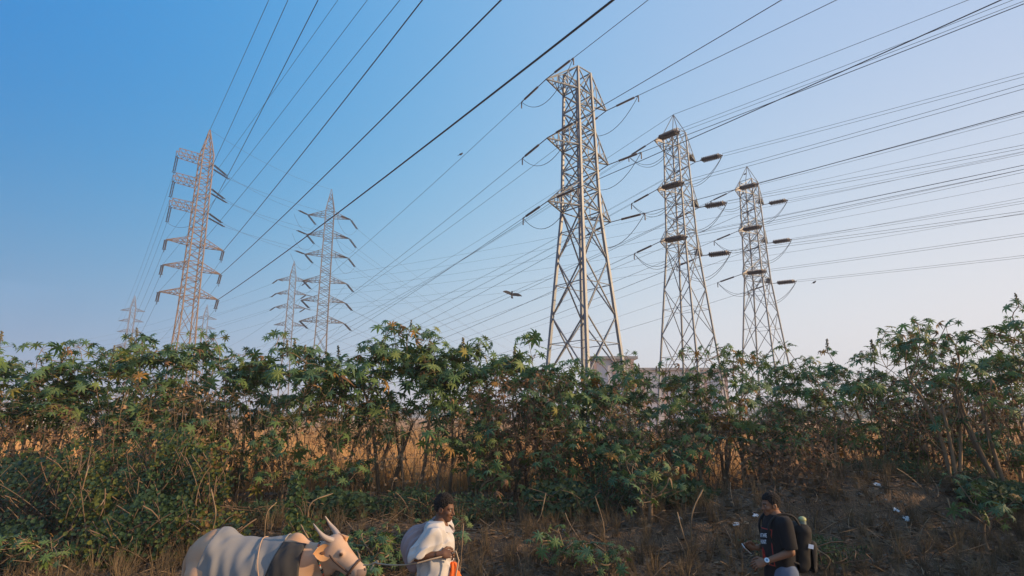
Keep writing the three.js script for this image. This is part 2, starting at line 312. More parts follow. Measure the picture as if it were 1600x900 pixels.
{ // the slim pylons
  const over = [[3, 'f', 660, 0, 0.04], [4, 'f', 783, 0, 0.042], [5, 'f', 958, 0, 0.05], [3, 'n', 528, 0, 0.013], [4, 'n', 574, 0, 0.013], [5, 'n', 625, 0, 0.014]];
  const NM = ['top', 'second', 'third', 'fourth', 'fifth', 'lowest'];
  for (const [L, s, px, py, r] of over) {
    const A = T4.tips[`${L}${s}`], dir = aim(A, px, py, 0.05, 240); wire(`wire passing overhead from ${NM[L]} ${s === 'f' ? 'right' : 'left'} arm of tallest left pylon`, A, dir, 0.05, 240, r);
    const away = heading(T7.peak.x - T4.peak.x, T7.peak.z - T4.peak.z), e = sagPoint(A, away, 1.5, 0.9, 400);
    insulator(T4, A, e, 'pair'); jumper(T4, A, e, 1.1, 0.03);
    wire(`wire going away behind from ${NM[L]} ${s === 'f' ? 'right' : 'left'} arm of tallest left pylon`, e, away, 0.09, 190, 0.02);
  }
  for (const [px, A, n] of [[420, T4.peak, 'peak'], [450, T4.tips['0f'], 'upper body'], [497, T4.tips['2f'], 'third level']]) wire(`dark wire overhead reaching the ${n} of the tallest left pylon`, A, aim(A, px, 0, 0.05, 240), 0.05, 240, 0.036);
  for (let L = 0; L < 3; L++) {
    const away = heading(T7.peak.x - T4.peak.x, T7.peak.z - T4.peak.z), A = T4.tips[`${L}n`], e = sagPoint(A, away, 2.6, 0.8, 500);
    insulator(T4, A, e, 'pair'); wire(`wire going away behind from ${NM[L]} left arm of tallest left pylon`, e, away, 0.09, 190, 0.02);
    jumper(T4, e, T4.tips[`${L}f`], 1.6, 0.025);
    for (const [s, q] of [['n', 'front'], ['f', 'rear']]) {   // slack spans to the next slim pylon
      const B = T5.tips[`${L}${s}`], A2 = T4.tips[`${L}f`].clone().add(V(0, s === 'n' ? 0 : -0.8, 0)), d = heading(B.x - A2.x, B.z - A2.z), len = Math.hypot(B.x - A2.x, B.z - A2.z);
      const e1 = sagPoint(A2, d, 3.2, 0.22, 400), e5 = sagPoint(B, d.clone().negate(), 3, 0.03, 400); insulator(T4, A2, e1, 'pair'); insulator(T5, B, e5, 'pair');
      const pts = []; for (let k = 0; k <= 16; k++) { const t = k / 16, p = e1.clone().lerp(e5, t); p.y -= 0.5 * 4 * t * (1 - t); pts.push(p); }
      tag(top(part('', new Tri().tube(pts, 0.018, 4).geo(), wireMat), 'power_line'), `${q} slack wire at ${NM[L]} level between tallest left pylon and second slim pylon`, 'power line', 'overhead power lines');
    }
  }
  tag(top(part('', new Tri().tube([0, 1, 2, 3, 4, 5, 6, 7, 8].map((k) => { const p = T4.peak.clone().lerp(T5.peak, k / 8); p.y -= 1.2 * (1 - (k / 4 - 1) ** 2); return p; }), 0.016, 4).geo(), wireMat), 'power_line'), 'thin earth wire between the peaks of the two tallest slim pylons', 'power line', 'overhead power lines');
  const out = aim(T5.tips['0f'], 735, 490, 0.07, 300, 320);
  for (let L = 0; L < 6; L++) for (const s of ['n', 'f']) {
    const A = T5.tips[`${L}${s}`], e = sagPoint(A, out, 3.2, 0.35, 600), side = s === 'f' ? 'right' : 'left';
    insulator(T5, A, e, 'pair'); wire(`faint wire running down to the right from ${NM[L]} ${side} arm of second slim pylon`, e, out, 0.07, 300, 0.018);
    if (L < 3) jumper(T5, e, A.clone().add(V(-2.6, -0.1, 0.9)), 2.4, 0.022);
    else { const bk = heading(T6.peak.x - T5.peak.x, T6.peak.z - T5.peak.z); wire(`faint wire going back from ${NM[L]} ${side} arm of second slim pylon`, A, bk, 0.07, 180, 0.018); }
  }
  const l6 = aim(T6.tips['0n'], 350, 468, 0.08, 260, 300);
  for (let L = 0; L < 3; L++) for (const s of ['n', 'f']) {
    const A = T6.tips[`${L}${s}`], e = sagPoint(A, l6, 3, 0.3, 600); insulator(T6, A, e, 'pair'); const e2 = sagPoint(A, l6.clone().negate(), 3, 0.3, 600); insulator(T6, A, e2, 'pair');
    wire(`faint wire running left from ${NM[L]} ${s === 'f' ? 'right' : 'left'} arm of small hazy pylon`, e, l6, 0.08, 260, 0.02);
    wire(`faint wire running right from ${NM[L]} ${s === 'f' ? 'right' : 'left'} arm of small hazy pylon`, e2, l6.clone().negate(), 0.08, 260, 0.02);
  }
}

// ---------------------------------------------------------------- vegetation
const stemMat = mat(0.17, 0.12, 0.075, 0.9), stemPale = mat(0.24, 0.17, 0.105, 0.9), twigMat = mat(0.15, 0.105, 0.07, 1), strawTwig = mat(0.24, 0.17, 0.1, 0.95), deadMat = mat(0.13, 0.075, 0.04, 1);
const greens = [leafMat(0.085, 0.16, 0.05), leafMat(0.11, 0.19, 0.045), leafMat(0.06, 0.13, 0.055), leafMat(0.15, 0.215, 0.055), leafMat(0.085, 0.165, 0.07)];
const yellows = [leafMat(0.24, 0.22, 0.04), leafMat(0.16, 0.19, 0.045), leafMat(0.34, 0.19, 0.04)];
const browns = [mat(0.2, 0.11, 0.055, 1), mat(0.13, 0.075, 0.04, 1), mat(0.28, 0.18, 0.1, 1)];
// palmate castor leaf, radius 1, stalk joined near the middle, tip towards +z
function castorLeaf(seed, lobes, droop) {
  const R = makeRng(seed), p = [], idx = []; const add = (x, z, lift = 0) => { const r = Math.hypot(x, z); p.push(x, lift - droop * r * r, z); return p.length / 3 - 1; };
  const c = add(0, 0, 0.03), span = 5.3, angs = []; for (let k = 0; k < lobes; k++) angs.push(-span / 2 + span * k / (lobes - 1));
  for (let k = 0; k < lobes; k++) {
    const a = angs[k], len = (0.62 + 0.38 * Math.cos(a * 0.42)) * (0.9 + 0.2 * R()), hw = span / (lobes - 1) / 2, q = (ang, r, l) => add(Math.sin(ang) * r, Math.cos(ang) * r, l);
    const L = q(a - hw, 0.3 * len + 0.04, -0.02), Rr = q(a + hw, 0.3 * len + 0.04, -0.02), mid = q(a, len * 0.56, 0.045), ML = q(a - 0.2, len * 0.62, 0), MR = q(a + 0.2, len * 0.62, 0), T = q(a + (R() - 0.5) * 0.1, len, -0.04 - 0.1 * R());
    idx.push(c, L, mid, c, mid, Rr, L, ML, mid, ML, T, mid, T, MR, mid, MR, Rr, mid);
  }
  const g = new THREE.BufferGeometry(); g.setAttribute('position', new THREE.Float32BufferAttribute(p, 3)); g.setIndex(idx); const n = g.toNonIndexed(); n.computeVertexNormals(); return n;
}
const castorLeaves = [castorLeaf(3, 8, 0.18), castorLeaf(5, 7, 0.32), castorLeaf(8, 9, 0.1), castorLeaf(13, 8, 0.45)];
const curled = [castorLeaf(21, 7, 1.3), castorLeaf(24, 6, 1.7)];
const spikeGeo = (() => { const t = new Tri(); t.bar(V(0, 0, 0), V(0, 0.3, 0), 0.012, 3); const R = makeRng(4); for (let k = 0; k < 12; k++) { const a = k * 2.4, y = 0.08 + k * 0.019, r = 0.035 * (1 - k / 16); const q = V(Math.cos(a) * r, y, Math.sin(a) * r); t.bar(q, q.clone().add(V(0, 0.03, 0)), 0.017, 4); } return t.geo(); })();
const spikeMat = mat(0.14, 0.13, 0.08, 1);
function bend(a, b, R, amount, n = 5) { const pts = [], o = V((R() - 0.5) * amount, (R() - 0.3) * amount * 0.6, (R() - 0.5) * amount); for (let k = 0; k <= n; k++) { const t = k / n; pts.push(a.clone().lerp(b, t).addScaledVector(o, 4 * t * (1 - t))); } return pts; }
function castorPlant(label, group, seed, x, z, H, o = {}) {
  const R = makeRng(seed), g = new THREE.Group(); top(g, 'castor_plant'); tag(g, label, 'castor plant', group);
  const y0 = landY(x, z) - 0.05; g.position.set(x, y0, z);
  const wood = new Tri(), tips = [], stems = o.stems ?? 1 + Math.floor(R() * 3), spread = o.spread ?? 0.95, nTips = o.tips ?? 15, low = o.low ?? 0.42;
  const forks = [];
  for (let s = 0; s < stems; s++) {
    const a = R() * 6.28, lean = stems > 1 ? 0.35 + R() * 0.35 : 0.15, f = V(Math.cos(a) * lean, H * (0.36 + R() * 0.2), Math.sin(a) * lean * 0.7), b0 = V(Math.cos(a) * 0.1, 0, Math.sin(a) * 0.1);
    const r0 = 0.035 + R() * 0.02, n = 6; wood.tube(bend(b0, f, R, 0.25, n), Array.from({ length: n + 1 }, (_, k) => r0 * (1 - 0.35 * k / n)), 5); forks.push([f, r0 * 0.6]);
  }
  for (let k = 0; k < nTips; k++) {
    let dx, dy, dz; do { dx = R() * 2 - 1; dy = R() * 2 - 1; dz = R() * 2 - 1; } while (dx * dx + dy * dy + dz * dz > 1);
    const t = V(dx * spread, H * (low + (0.96 - low) * (0.5 + 0.5 * dy)), dz * 0.75), hi = Math.max(0, t.y / H - 0.9) * 4; t.x *= 1 - 0.4 * hi;
    let best = forks[0], bd = 1e9; for (const f of forks) { const d = f[0].distanceTo(t) + (f[0].y > t.y ? 0.6 : 0); if (d < bd) { bd = d; best = f; } }
    const r = best[1] * 0.62, n = 5, pts = bend(best[0], t, R, 0.3, n); wood.tube(pts, Array.from({ length: n + 1 }, (_, q) => Math.max(0.008, r * (1 - 0.6 * q / n))), 4);
    if (R() < 0.5 && bd > 0.4) forks.push([pts[3], Math.max(0.012, r * 0.75)]);
    tips.push(t);
  }
  const dir = V(), yaw = new THREE.Quaternion(), tilt = new THREE.Quaternion(), roll = new THREE.Quaternion();
  const per = o.per ?? 7, size = o.size ?? 0.2, dry = o.dry ?? 0.05;
  for (const t of tips) {
    const n = Math.round(per * (0.7 + R() * 0.6)), a0 = R() * 6.28, young = t.y / H > 0.8;
    for (let k = 0; k < n; k++) {
      const az = a0 + k * 2.4 + (R() - 0.5) * 0.5, up = 0.75 - 1.25 * k / n + (R() - 0.5) * 0.4, pl = (0.12 + 0.22 * (k + 1) / n) * (0.8 + R() * 0.5) * size / 0.2;
      dir.set(Math.cos(az) * Math.cos(up), Math.sin(up), Math.sin(az) * Math.cos(up));
      const p = t.clone().addScaledVector(dir, pl); wood.tube([t.clone().add(V(0, -0.06 * k / n, 0)), p], 0.005, 3, false);
      const old = k > n * 0.55 && R() < dry * 2.2, yel = !old && R() < (o.yellow ?? 0.06);
      const m = part('leaf', old ? curled[k % 2] : castorLeaves[Math.floor(R() * 4)], old ? browns[Math.floor(R() * 3)] : yel ? yellows[Math.floor(R() * 3)] : greens[Math.floor(R() * 5)], g);
      const s = size * (0.5 + 0.85 * R() * R() + 0.2 * R()) * (young && k < 2 ? 0.65 : 1) * (old ? 0.7 : 1);
      yaw.setFromAxisAngle(V(0, 1, 0), Math.PI / 2 - az); tilt.setFromAxisAngle(V(1, 0, 0), -0.05 + R() * 1.35 - up * 0.35); roll.setFromAxisAngle(V(0, 0, 1), (R() - 0.5) * 1.7);
      m.quaternion.copy(yaw).multiply(tilt).multiply(roll); m.position.copy(p); m.scale.setScalar(s);
    }
    if (young && R() < (o.spikes ?? 0.22)) { const f = part('flower_spike', spikeGeo, spikeMat, g); f.position.copy(t); f.scale.setScalar(0.7 + R() * 0.7); f.rotation.set((R() - 0.5) * 0.3, R() * 6, (R() - 0.5) * 0.3); }
  }
  // bare side shoots low on the stems
  for (let k = 0; k < 7; k++) { const f = forks[k % forks.length][0], b = V(f.x * 0.4 + (R() - 0.5) * 0.3, H * (0.08 + R() * 0.3), f.z * 0.4), e = b.clone().add(V((R() - 0.5) * 0.29, 0.09 + R() * 0.2, (R() - 0.5) * 0.16).multiplyScalar(H)); wood.tube(bend(b, e, R, 0.25, 4), [0.013, 0.011, 0.009, 0.007, 0.004], 3); }
  part('stem', wood.geo(), R() < 0.5 ? stemMat : stemPale, g);
  return g;
}
// skyline of the hedge, pixel x -> pixel y
const skyline = [[-150, 495], [0, 502], [60, 498], [130, 500], [200, 488], [300, 484], [345, 492], [400, 503], [460, 505], [520, 522], [545, 512], [570, 494], [640, 484], [690, 500], [730, 505], [770, 488], [820, 502], [860, 512], [900, 520], [960, 530], [1050, 527], [1100, 515], [1200, 514], [1300, 508], [1350, 500], [1400, 490], [1450, 478], [1750, 470]];
const skyAt = (px) => lerpTable(skyline, px);
{
  const R = makeRng(77); let n = 0;
  for (let px = -40; px < 1660; px += 46) {
    const depth = 13.4 + R() * 2, jx = px + (R() - 0.5) * 20, P = at(jx, 640, depth), topY = at(jx, skyAt(jx) + R() * 16, depth).y, H = topY - landY(P.x, P.z);
    const right = px > 930, tree = Math.abs(px - 630) < 24;
    castorPlant(`${ordinal(n)} leafy castor plant from the left in the front row of the hedge`, 'front row of castor plants', 1000 + n * 17, P.x, P.z, H,
      tree ? { tips: 30, per: 9, size: 0.24, spread: 1.35, low: 0.55, stems: 2 } : right ? { tips: 22, per: 6, size: 0.17, spread: 1, low: 0.28, dry: 0.05 } : { tips: 21, per: 7, size: 0.23, low: 0.24 + R() * 0.12 });
    n++;
  }
  n = 0;
  for (let px = -60; px < 1680; px += 82) {
    const depth = 16 + R() * 2.4, jx = px + (R() - 0.5) * 50, P = at(jx, 640, depth), topY = at(jx, skyAt(jx) + 14 + R() * 45, depth).y, H = topY - landY(P.x, P.z);
    castorPlant(`${ordinal(n)} castor plant from the left in the back row, half hidden by the front row`, 'back row of castor plants', 5000 + n * 13, P.x, P.z, H, { tips: 13, per: 6, size: 0.19, low: 0.25, spikes: 0.15 });
    n++;
  }
  // half-grown plants between the stems of the hedge
  [165, 235, 300, 372, 430, 745, 800, 850, 925, 985, 1045, 1120, 1180, 1250, 1310, 1385, 1440, 1530].forEach((px, i) => { const P = at(px + (R() - 0.5) * 24, 700, 12.7 + R() * 1.1); castorPlant(`${ordinal(i)} half-grown castor plant from the left among the hedge stems`, 'half-grown castor plants', 7000 + i * 11, P.x, P.z, 1.9 + R() * 1.2, { tips: 11, per: 6, size: 0.19, spread: 0.75, low: 0.25, stems: 1, spikes: 0, yellow: 0.12 }); });
  // low young plants under the canopy and on the bank
  const young = [[60, 700, 12.6, 1.6], [190, 740, 12.5, 1.5], [330, 720, 12.8, 1.7], [455, 700, 12.9, 1.6], [545, 720, 13, 1.5], [700, 690, 13, 1.9], [760, 760, 12.6, 1.2], [860, 720, 12.8, 1.6], [950, 690, 12.9, 1.8], [1010, 735, 11.2, 1.5], [1090, 700, 12.8, 1.7], [1190, 720, 12.9, 1.6], [1290, 690, 13.2, 1.9], [1390, 720, 13, 1.6], [1480, 680, 12.4, 1.7], [1560, 700, 12, 1.6],
    [600, 838, 9.3, 0.75], [880, 838, 9.2, 0.7], [1010, 790, 10.6, 1.0], [690, 830, 9.9, 0.7], [565, 850, 9.0, 0.6], [945, 865, 8.9, 0.5], [1525, 800, 9.6, 1.1], [60, 860, 9.2, 0.7]];
  young.sort((a, b) => a[0] - b[0]); young.forEach(([px, py, d, h], i) => { const P = at(px, py, d); castorPlant(`${ordinal(i)} low young castor plant from the left in the undergrowth below the hedge`, 'young castor plants in the undergrowth', 8000 + i * 7, P.x, P.z, h, { tips: 8, per: 6, size: d < 11.5 ? 0.13 : 0.2, spread: 0.5 + h * 0.1, low: 0.3, stems: 1, spikes: 0 }); });
  // the taller nearer plants at the right edge
  [[1475, 450, 11.4, 20], [1560, 448, 11, 22], [1615, 444, 10.6, 20]].forEach(([px, ty, d, tips], i) => { const P = at(px, 640, d), H = at(px, ty, d).y - landY(P.x, P.z); castorPlant(`${['left', 'middle', 'right'][i]} one of the three tallest castor plants at the right edge`, 'tallest castor plants at the right edge', 9100 + i, P.x, P.z, H, { tips, per: 5, size: 0.155, spread: 1.05, low: 0.2, dry: 0.15, stems: 3 }); });
}
// the hedge goes on past the right edge and comes forward to the lane; it shades the bank
[[12.6, -6.4, 4.6], [13.9, -7.6, 5], [13, -8.8, 4.8], [15.2, -6.6, 5.2], [15.8, -8.6, 5.2], [14.6, -9.8, 5]].forEach(([x, z, h], i) => castorPlant(`${ordinal(i)} castor plant of the clump past the right edge beside the lane`, 'castor clump past the right edge', 9700 + i, x, z, h, { tips: 24, per: 7, size: 0.22, spread: 1.2, low: 0.2 }));
// tangles of dry creeper and dead stalks that hang in the hedge
const flake = [[[-0.5, 0, 0], [0.5, 0, 0], [0.35, 0.12, 1], [-0.25, -0.08, 1.1]], [[0, 1, 2], [0, 2, 3]]];
const M4 = new THREE.Matrix4(), E3 = new THREE.Euler(), Q4 = new THREE.Quaternion();
function place(p, rx, ry, rz, s) { return M4.compose(p, Q4.setFromEuler(E3.set(rx, ry, rz)), V(s, s, s)); }
function dryTangle(label, seed, px0, px1, py0, py1, depth, strands, leaves, m = 0) {
  const R = makeRng(seed), g = new THREE.Group(); top(g, 'dry_creeper'); tag(g, label, 'dry creeper', 'dry creepers tangled in the hedge');
  const t = new Tri(), l = new Tri(), A = at(px0, py0, depth), B = at(px1, py1, depth), foot = V((A.x + B.x) / 2, landY((A.x + B.x) / 2, -depth), -depth); g.position.copy(foot);
  for (let k = 0; k < strands; k++) {
    const x = A.x + (B.x - A.x) * (0.5 + (R() - 0.5) * (0.6 + 0.5 * R())), yt = B.y + (A.y - B.y) * Math.pow(R(), 0.7), z = -depth + (R() - 0.5) * 1.3, len = (A.y - B.y) * (0.15 + 0.5 * R()), upright = R() < 0.45;
    const a = V(x, yt, z), b = upright ? V(x + (R() - 0.5) * 0.35, Math.max(foot.y, yt - len * 1.3), z + (R() - 0.5) * 0.3) : V(x + (R() - 0.5) * 1.3, Math.max(foot.y, yt - len * (R() - 0.25)), z + (R() - 0.5) * 0.8);
    const pts = bend(a.sub(foot), b.sub(foot), R, upright ? 0.2 : 0.6, 6), r = 0.003 + 0.005 * R() * R(); t.tube(pts, r, 3, false);
    if (k % 2 === 0) for (let q = 0; q < leaves / strands * 2; q++) l.shape(flake[0], flake[1], place(pts[1 + Math.floor(R() * 5)].clone().add(V((R() - 0.5) * 0.2, (R() - 0.5) * 0.2, (R() - 0.5) * 0.2)), R() * 6, R() * 6, R() * 6, 0.025 + 0.05 * R()));
  }
  tag(part('dead_stalks', t.geo(), m ? strawTwig : twigMat, g), null, null, null, 'stuff'); tag(part('withered_leaves', l.geo(true), browns[seed % 3], g), null, null, null, 'stuff');
  return g;
}
[['brown dry creeper hanging around the stems right of the big leafy plant', 1, 730, 900, 590, 790, 13.2, 360, 1200, 0], ['dense brown dead stalks left of the man in black', 2, 930, 1180, 650, 800, 12.9, 360, 900, 0], ['grey brown dry tangle above the man in black', 3, 1160, 1370, 640, 790, 12.7, 360, 1000, 0],
  ['dark dry tangle filling the right part of the hedge', 4, 1340, 1640, 590, 800, 12.2, 460, 1300, 0], ['dry stalks behind the vines at the left', 5, 200, 400, 600, 790, 13.2, 300, 900, 1], ['thin dry stalks between the second slim pylon and the cattle', 6, 380, 560, 620, 800, 13.3, 240, 600, 1], ['dry tangle at the left edge of the hedge', 7, -40, 200, 640, 820, 12.4, 320, 1100, 0], ['thin pale stalks under the big leafy plant', 8, 560, 740, 640, 800, 13.4, 200, 420, 1], ['tangle of dead stalks over the rubble mound', 9, 1150, 1320, 690, 810, 11.4, 240, 700, 0]]
  .forEach((a) => dryTangle(...a));
// small-leaved bushes in the undergrowth and climbing vines on the left
const heart = [[[0, 0, 0], [-0.5, 0.06, 0.25], [-0.38, 0, 0.75], [0, -0.1, 1.1], [0.38, 0, 0.75], [0.5, 0.06, 0.25], [0, -0.06, 0.5]], [[0, 1, 6], [1, 2, 6], [2, 3, 6], [3, 4, 6], [4, 5, 6], [5, 0, 6]]];
const slim = [[[0, 0, 0], [-0.22, 0.03, 0.4], [0, -0.05, 1.2], [0.22, 0.03, 0.4]], [[0, 1, 2], [0, 2, 3]]];
function leafMass(name, label, category, group, seed, blobs, count, size, shape, mats, stalks) {
  const R = makeRng(seed), g = new THREE.Group(); top(g, name); tag(g, label, category, group);
  const c0 = blobs[0], foot = V(c0[0], landY(c0[0], c0[2]), c0[2]); g.position.copy(foot);
  const ts = mats.map(() => new Tri()), st = new Tri();
  for (const [bx, by, bz, rx, ry, rz, w] of blobs) for (let k = 0; k < count * w; k++) {
    let dx, dy, dz, q; do { dx = R() * 2 - 1; dy = R() * 2 - 1; dz = R() * 2 - 1; q = dx * dx + dy * dy + dz * dz; } while (q > 1 || q < 0.2);
    if (name === 'climbing_vine' && fbm(dx * 2.6 + bx * 3, dy * 1.6 + by * 2 + dz, 3) < 0.4) continue; const f = 0.6 + 0.85 * fbm(dx * 3.2 + bx * 2, dy * 2.4 + dz * 2 + by, 3), p = V(bx + dx * rx * f, by + dy * ry * f, bz + dz * rz * f); if (p.y < landY(p.x, p.z)) continue;
    const pick = noise2(p.x * 1.4 + 30, p.y * 1.7 + seed) * 0.75 + R() * 0.45, m = Math.min(mats.length - 1, Math.floor(pick * mats.length * 0.9));
    ts[m].shape(shape[0], shape[1], place(p.sub(foot), 0.5 + R() * 1.3, R() * 6.28, (R() - 0.5) * 1.2, size * (0.6 + 0.7 * R())));
  }
  for (let k = 0; k < stalks; k++) { const b = blobs[Math.floor(R() * blobs.length)], a = V(b[0] + (R() - 0.5) * b[3] * 1.6, landY(b[0], b[2]), b[2] + (R() - 0.5) * b[5] * 1.4), e = V(b[0] + (R() - 0.5) * b[3] * 2, b[1] + (R() - 0.2) * b[4] * 1.2, b[2] + (R() - 0.3) * b[5] * 1.8); st.tube(bend(a.sub(foot), e.sub(foot), R, 0.4, 6), 0.004 + 0.008 * R(), 3, false); }
  ts.forEach((t, i) => { if (t.p.length) tag(part('foliage', t.geo(true), mats[i], g), null, null, null, 'stuff'); }); if (stalks) part('stalks', st.geo(), twigMat, g);
  return g;
}
{
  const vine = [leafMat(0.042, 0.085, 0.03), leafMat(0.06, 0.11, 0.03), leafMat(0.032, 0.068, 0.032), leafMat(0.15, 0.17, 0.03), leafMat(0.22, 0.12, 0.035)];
  const B = (px, py, d, rx, ry, rz, w = 1) => { const p = at(px, py, d); return [p.x, p.y, p.z, rx, ry, rz, w]; };
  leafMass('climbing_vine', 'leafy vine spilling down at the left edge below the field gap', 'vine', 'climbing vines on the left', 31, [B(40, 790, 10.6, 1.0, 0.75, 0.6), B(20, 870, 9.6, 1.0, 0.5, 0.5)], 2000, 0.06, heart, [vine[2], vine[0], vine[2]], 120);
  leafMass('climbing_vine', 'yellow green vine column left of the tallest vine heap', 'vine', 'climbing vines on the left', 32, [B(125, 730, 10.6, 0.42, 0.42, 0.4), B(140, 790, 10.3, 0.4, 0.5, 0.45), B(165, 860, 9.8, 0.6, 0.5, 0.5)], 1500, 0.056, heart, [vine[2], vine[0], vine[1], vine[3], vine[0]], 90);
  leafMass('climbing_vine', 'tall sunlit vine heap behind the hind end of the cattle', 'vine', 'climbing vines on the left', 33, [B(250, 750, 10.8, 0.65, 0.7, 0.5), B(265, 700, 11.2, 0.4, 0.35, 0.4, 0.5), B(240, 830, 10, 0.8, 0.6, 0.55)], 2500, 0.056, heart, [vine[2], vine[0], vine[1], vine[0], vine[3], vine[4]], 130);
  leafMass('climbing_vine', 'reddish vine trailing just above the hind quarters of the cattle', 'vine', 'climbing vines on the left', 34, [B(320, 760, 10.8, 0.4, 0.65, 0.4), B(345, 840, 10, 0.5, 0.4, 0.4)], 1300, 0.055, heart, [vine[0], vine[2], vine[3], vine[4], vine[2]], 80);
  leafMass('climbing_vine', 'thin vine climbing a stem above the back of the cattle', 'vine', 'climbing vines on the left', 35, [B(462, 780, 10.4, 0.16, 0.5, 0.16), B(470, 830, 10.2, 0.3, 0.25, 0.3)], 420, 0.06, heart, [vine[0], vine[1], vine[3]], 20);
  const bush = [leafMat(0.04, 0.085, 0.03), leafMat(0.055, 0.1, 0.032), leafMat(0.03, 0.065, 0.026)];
  [[420, 790, 11.6, 'dark green bush above the back of the cattle'], [520, 770, 12, 'dark green bush above the horns'], [640, 770, 12.2, 'dark green bush left of the white shirted man'], [610, 850, 9.7, 'feathery low bush between cattle head and carried sack'], [740, 780, 12, 'dark bush right behind the white shirted man'], [880, 760, 12.1, 'dark green bush below the nearest broad pylon'],
    [980, 720, 12.3, 'dark bush left of the drooping castor plant'], [1060, 770, 11.8, 'dark bush right of the drooping castor plant'], [1400, 760, 12, 'dark green bush behind the crest of the rubble mound'], [1330, 740, 12.4, 'dim green bush up and right from the man in black'], [1500, 740, 11.6, 'shady bush under the tall castor plants'], [1570, 800, 10.6, 'dim bush low at the right edge'], [1260, 860, 9.2, 'low dark bush at the foot of the mound behind the backpack'], [30, 720, 12, 'dark bush at the left edge under the hedge'], [190, 700, 12.2, 'dark bush between the vine columns']]
    .forEach(([px, py, d, label], i) => { const p = at(px, py, d), h = Math.max(0.35, p.y - landY(p.x, p.z)); leafMass('undergrowth_bush', label, 'bush', 'dark bushes in the undergrowth', 60 + i, [[p.x, landY(p.x, p.z) + h * 0.55, p.z, 0.8, h * 0.6, 0.5, 1]], 1100, d < 10 ? 0.055 : 0.085, i === 3 ? slim : i % 2 ? heart : slim, bush, 40); });
}

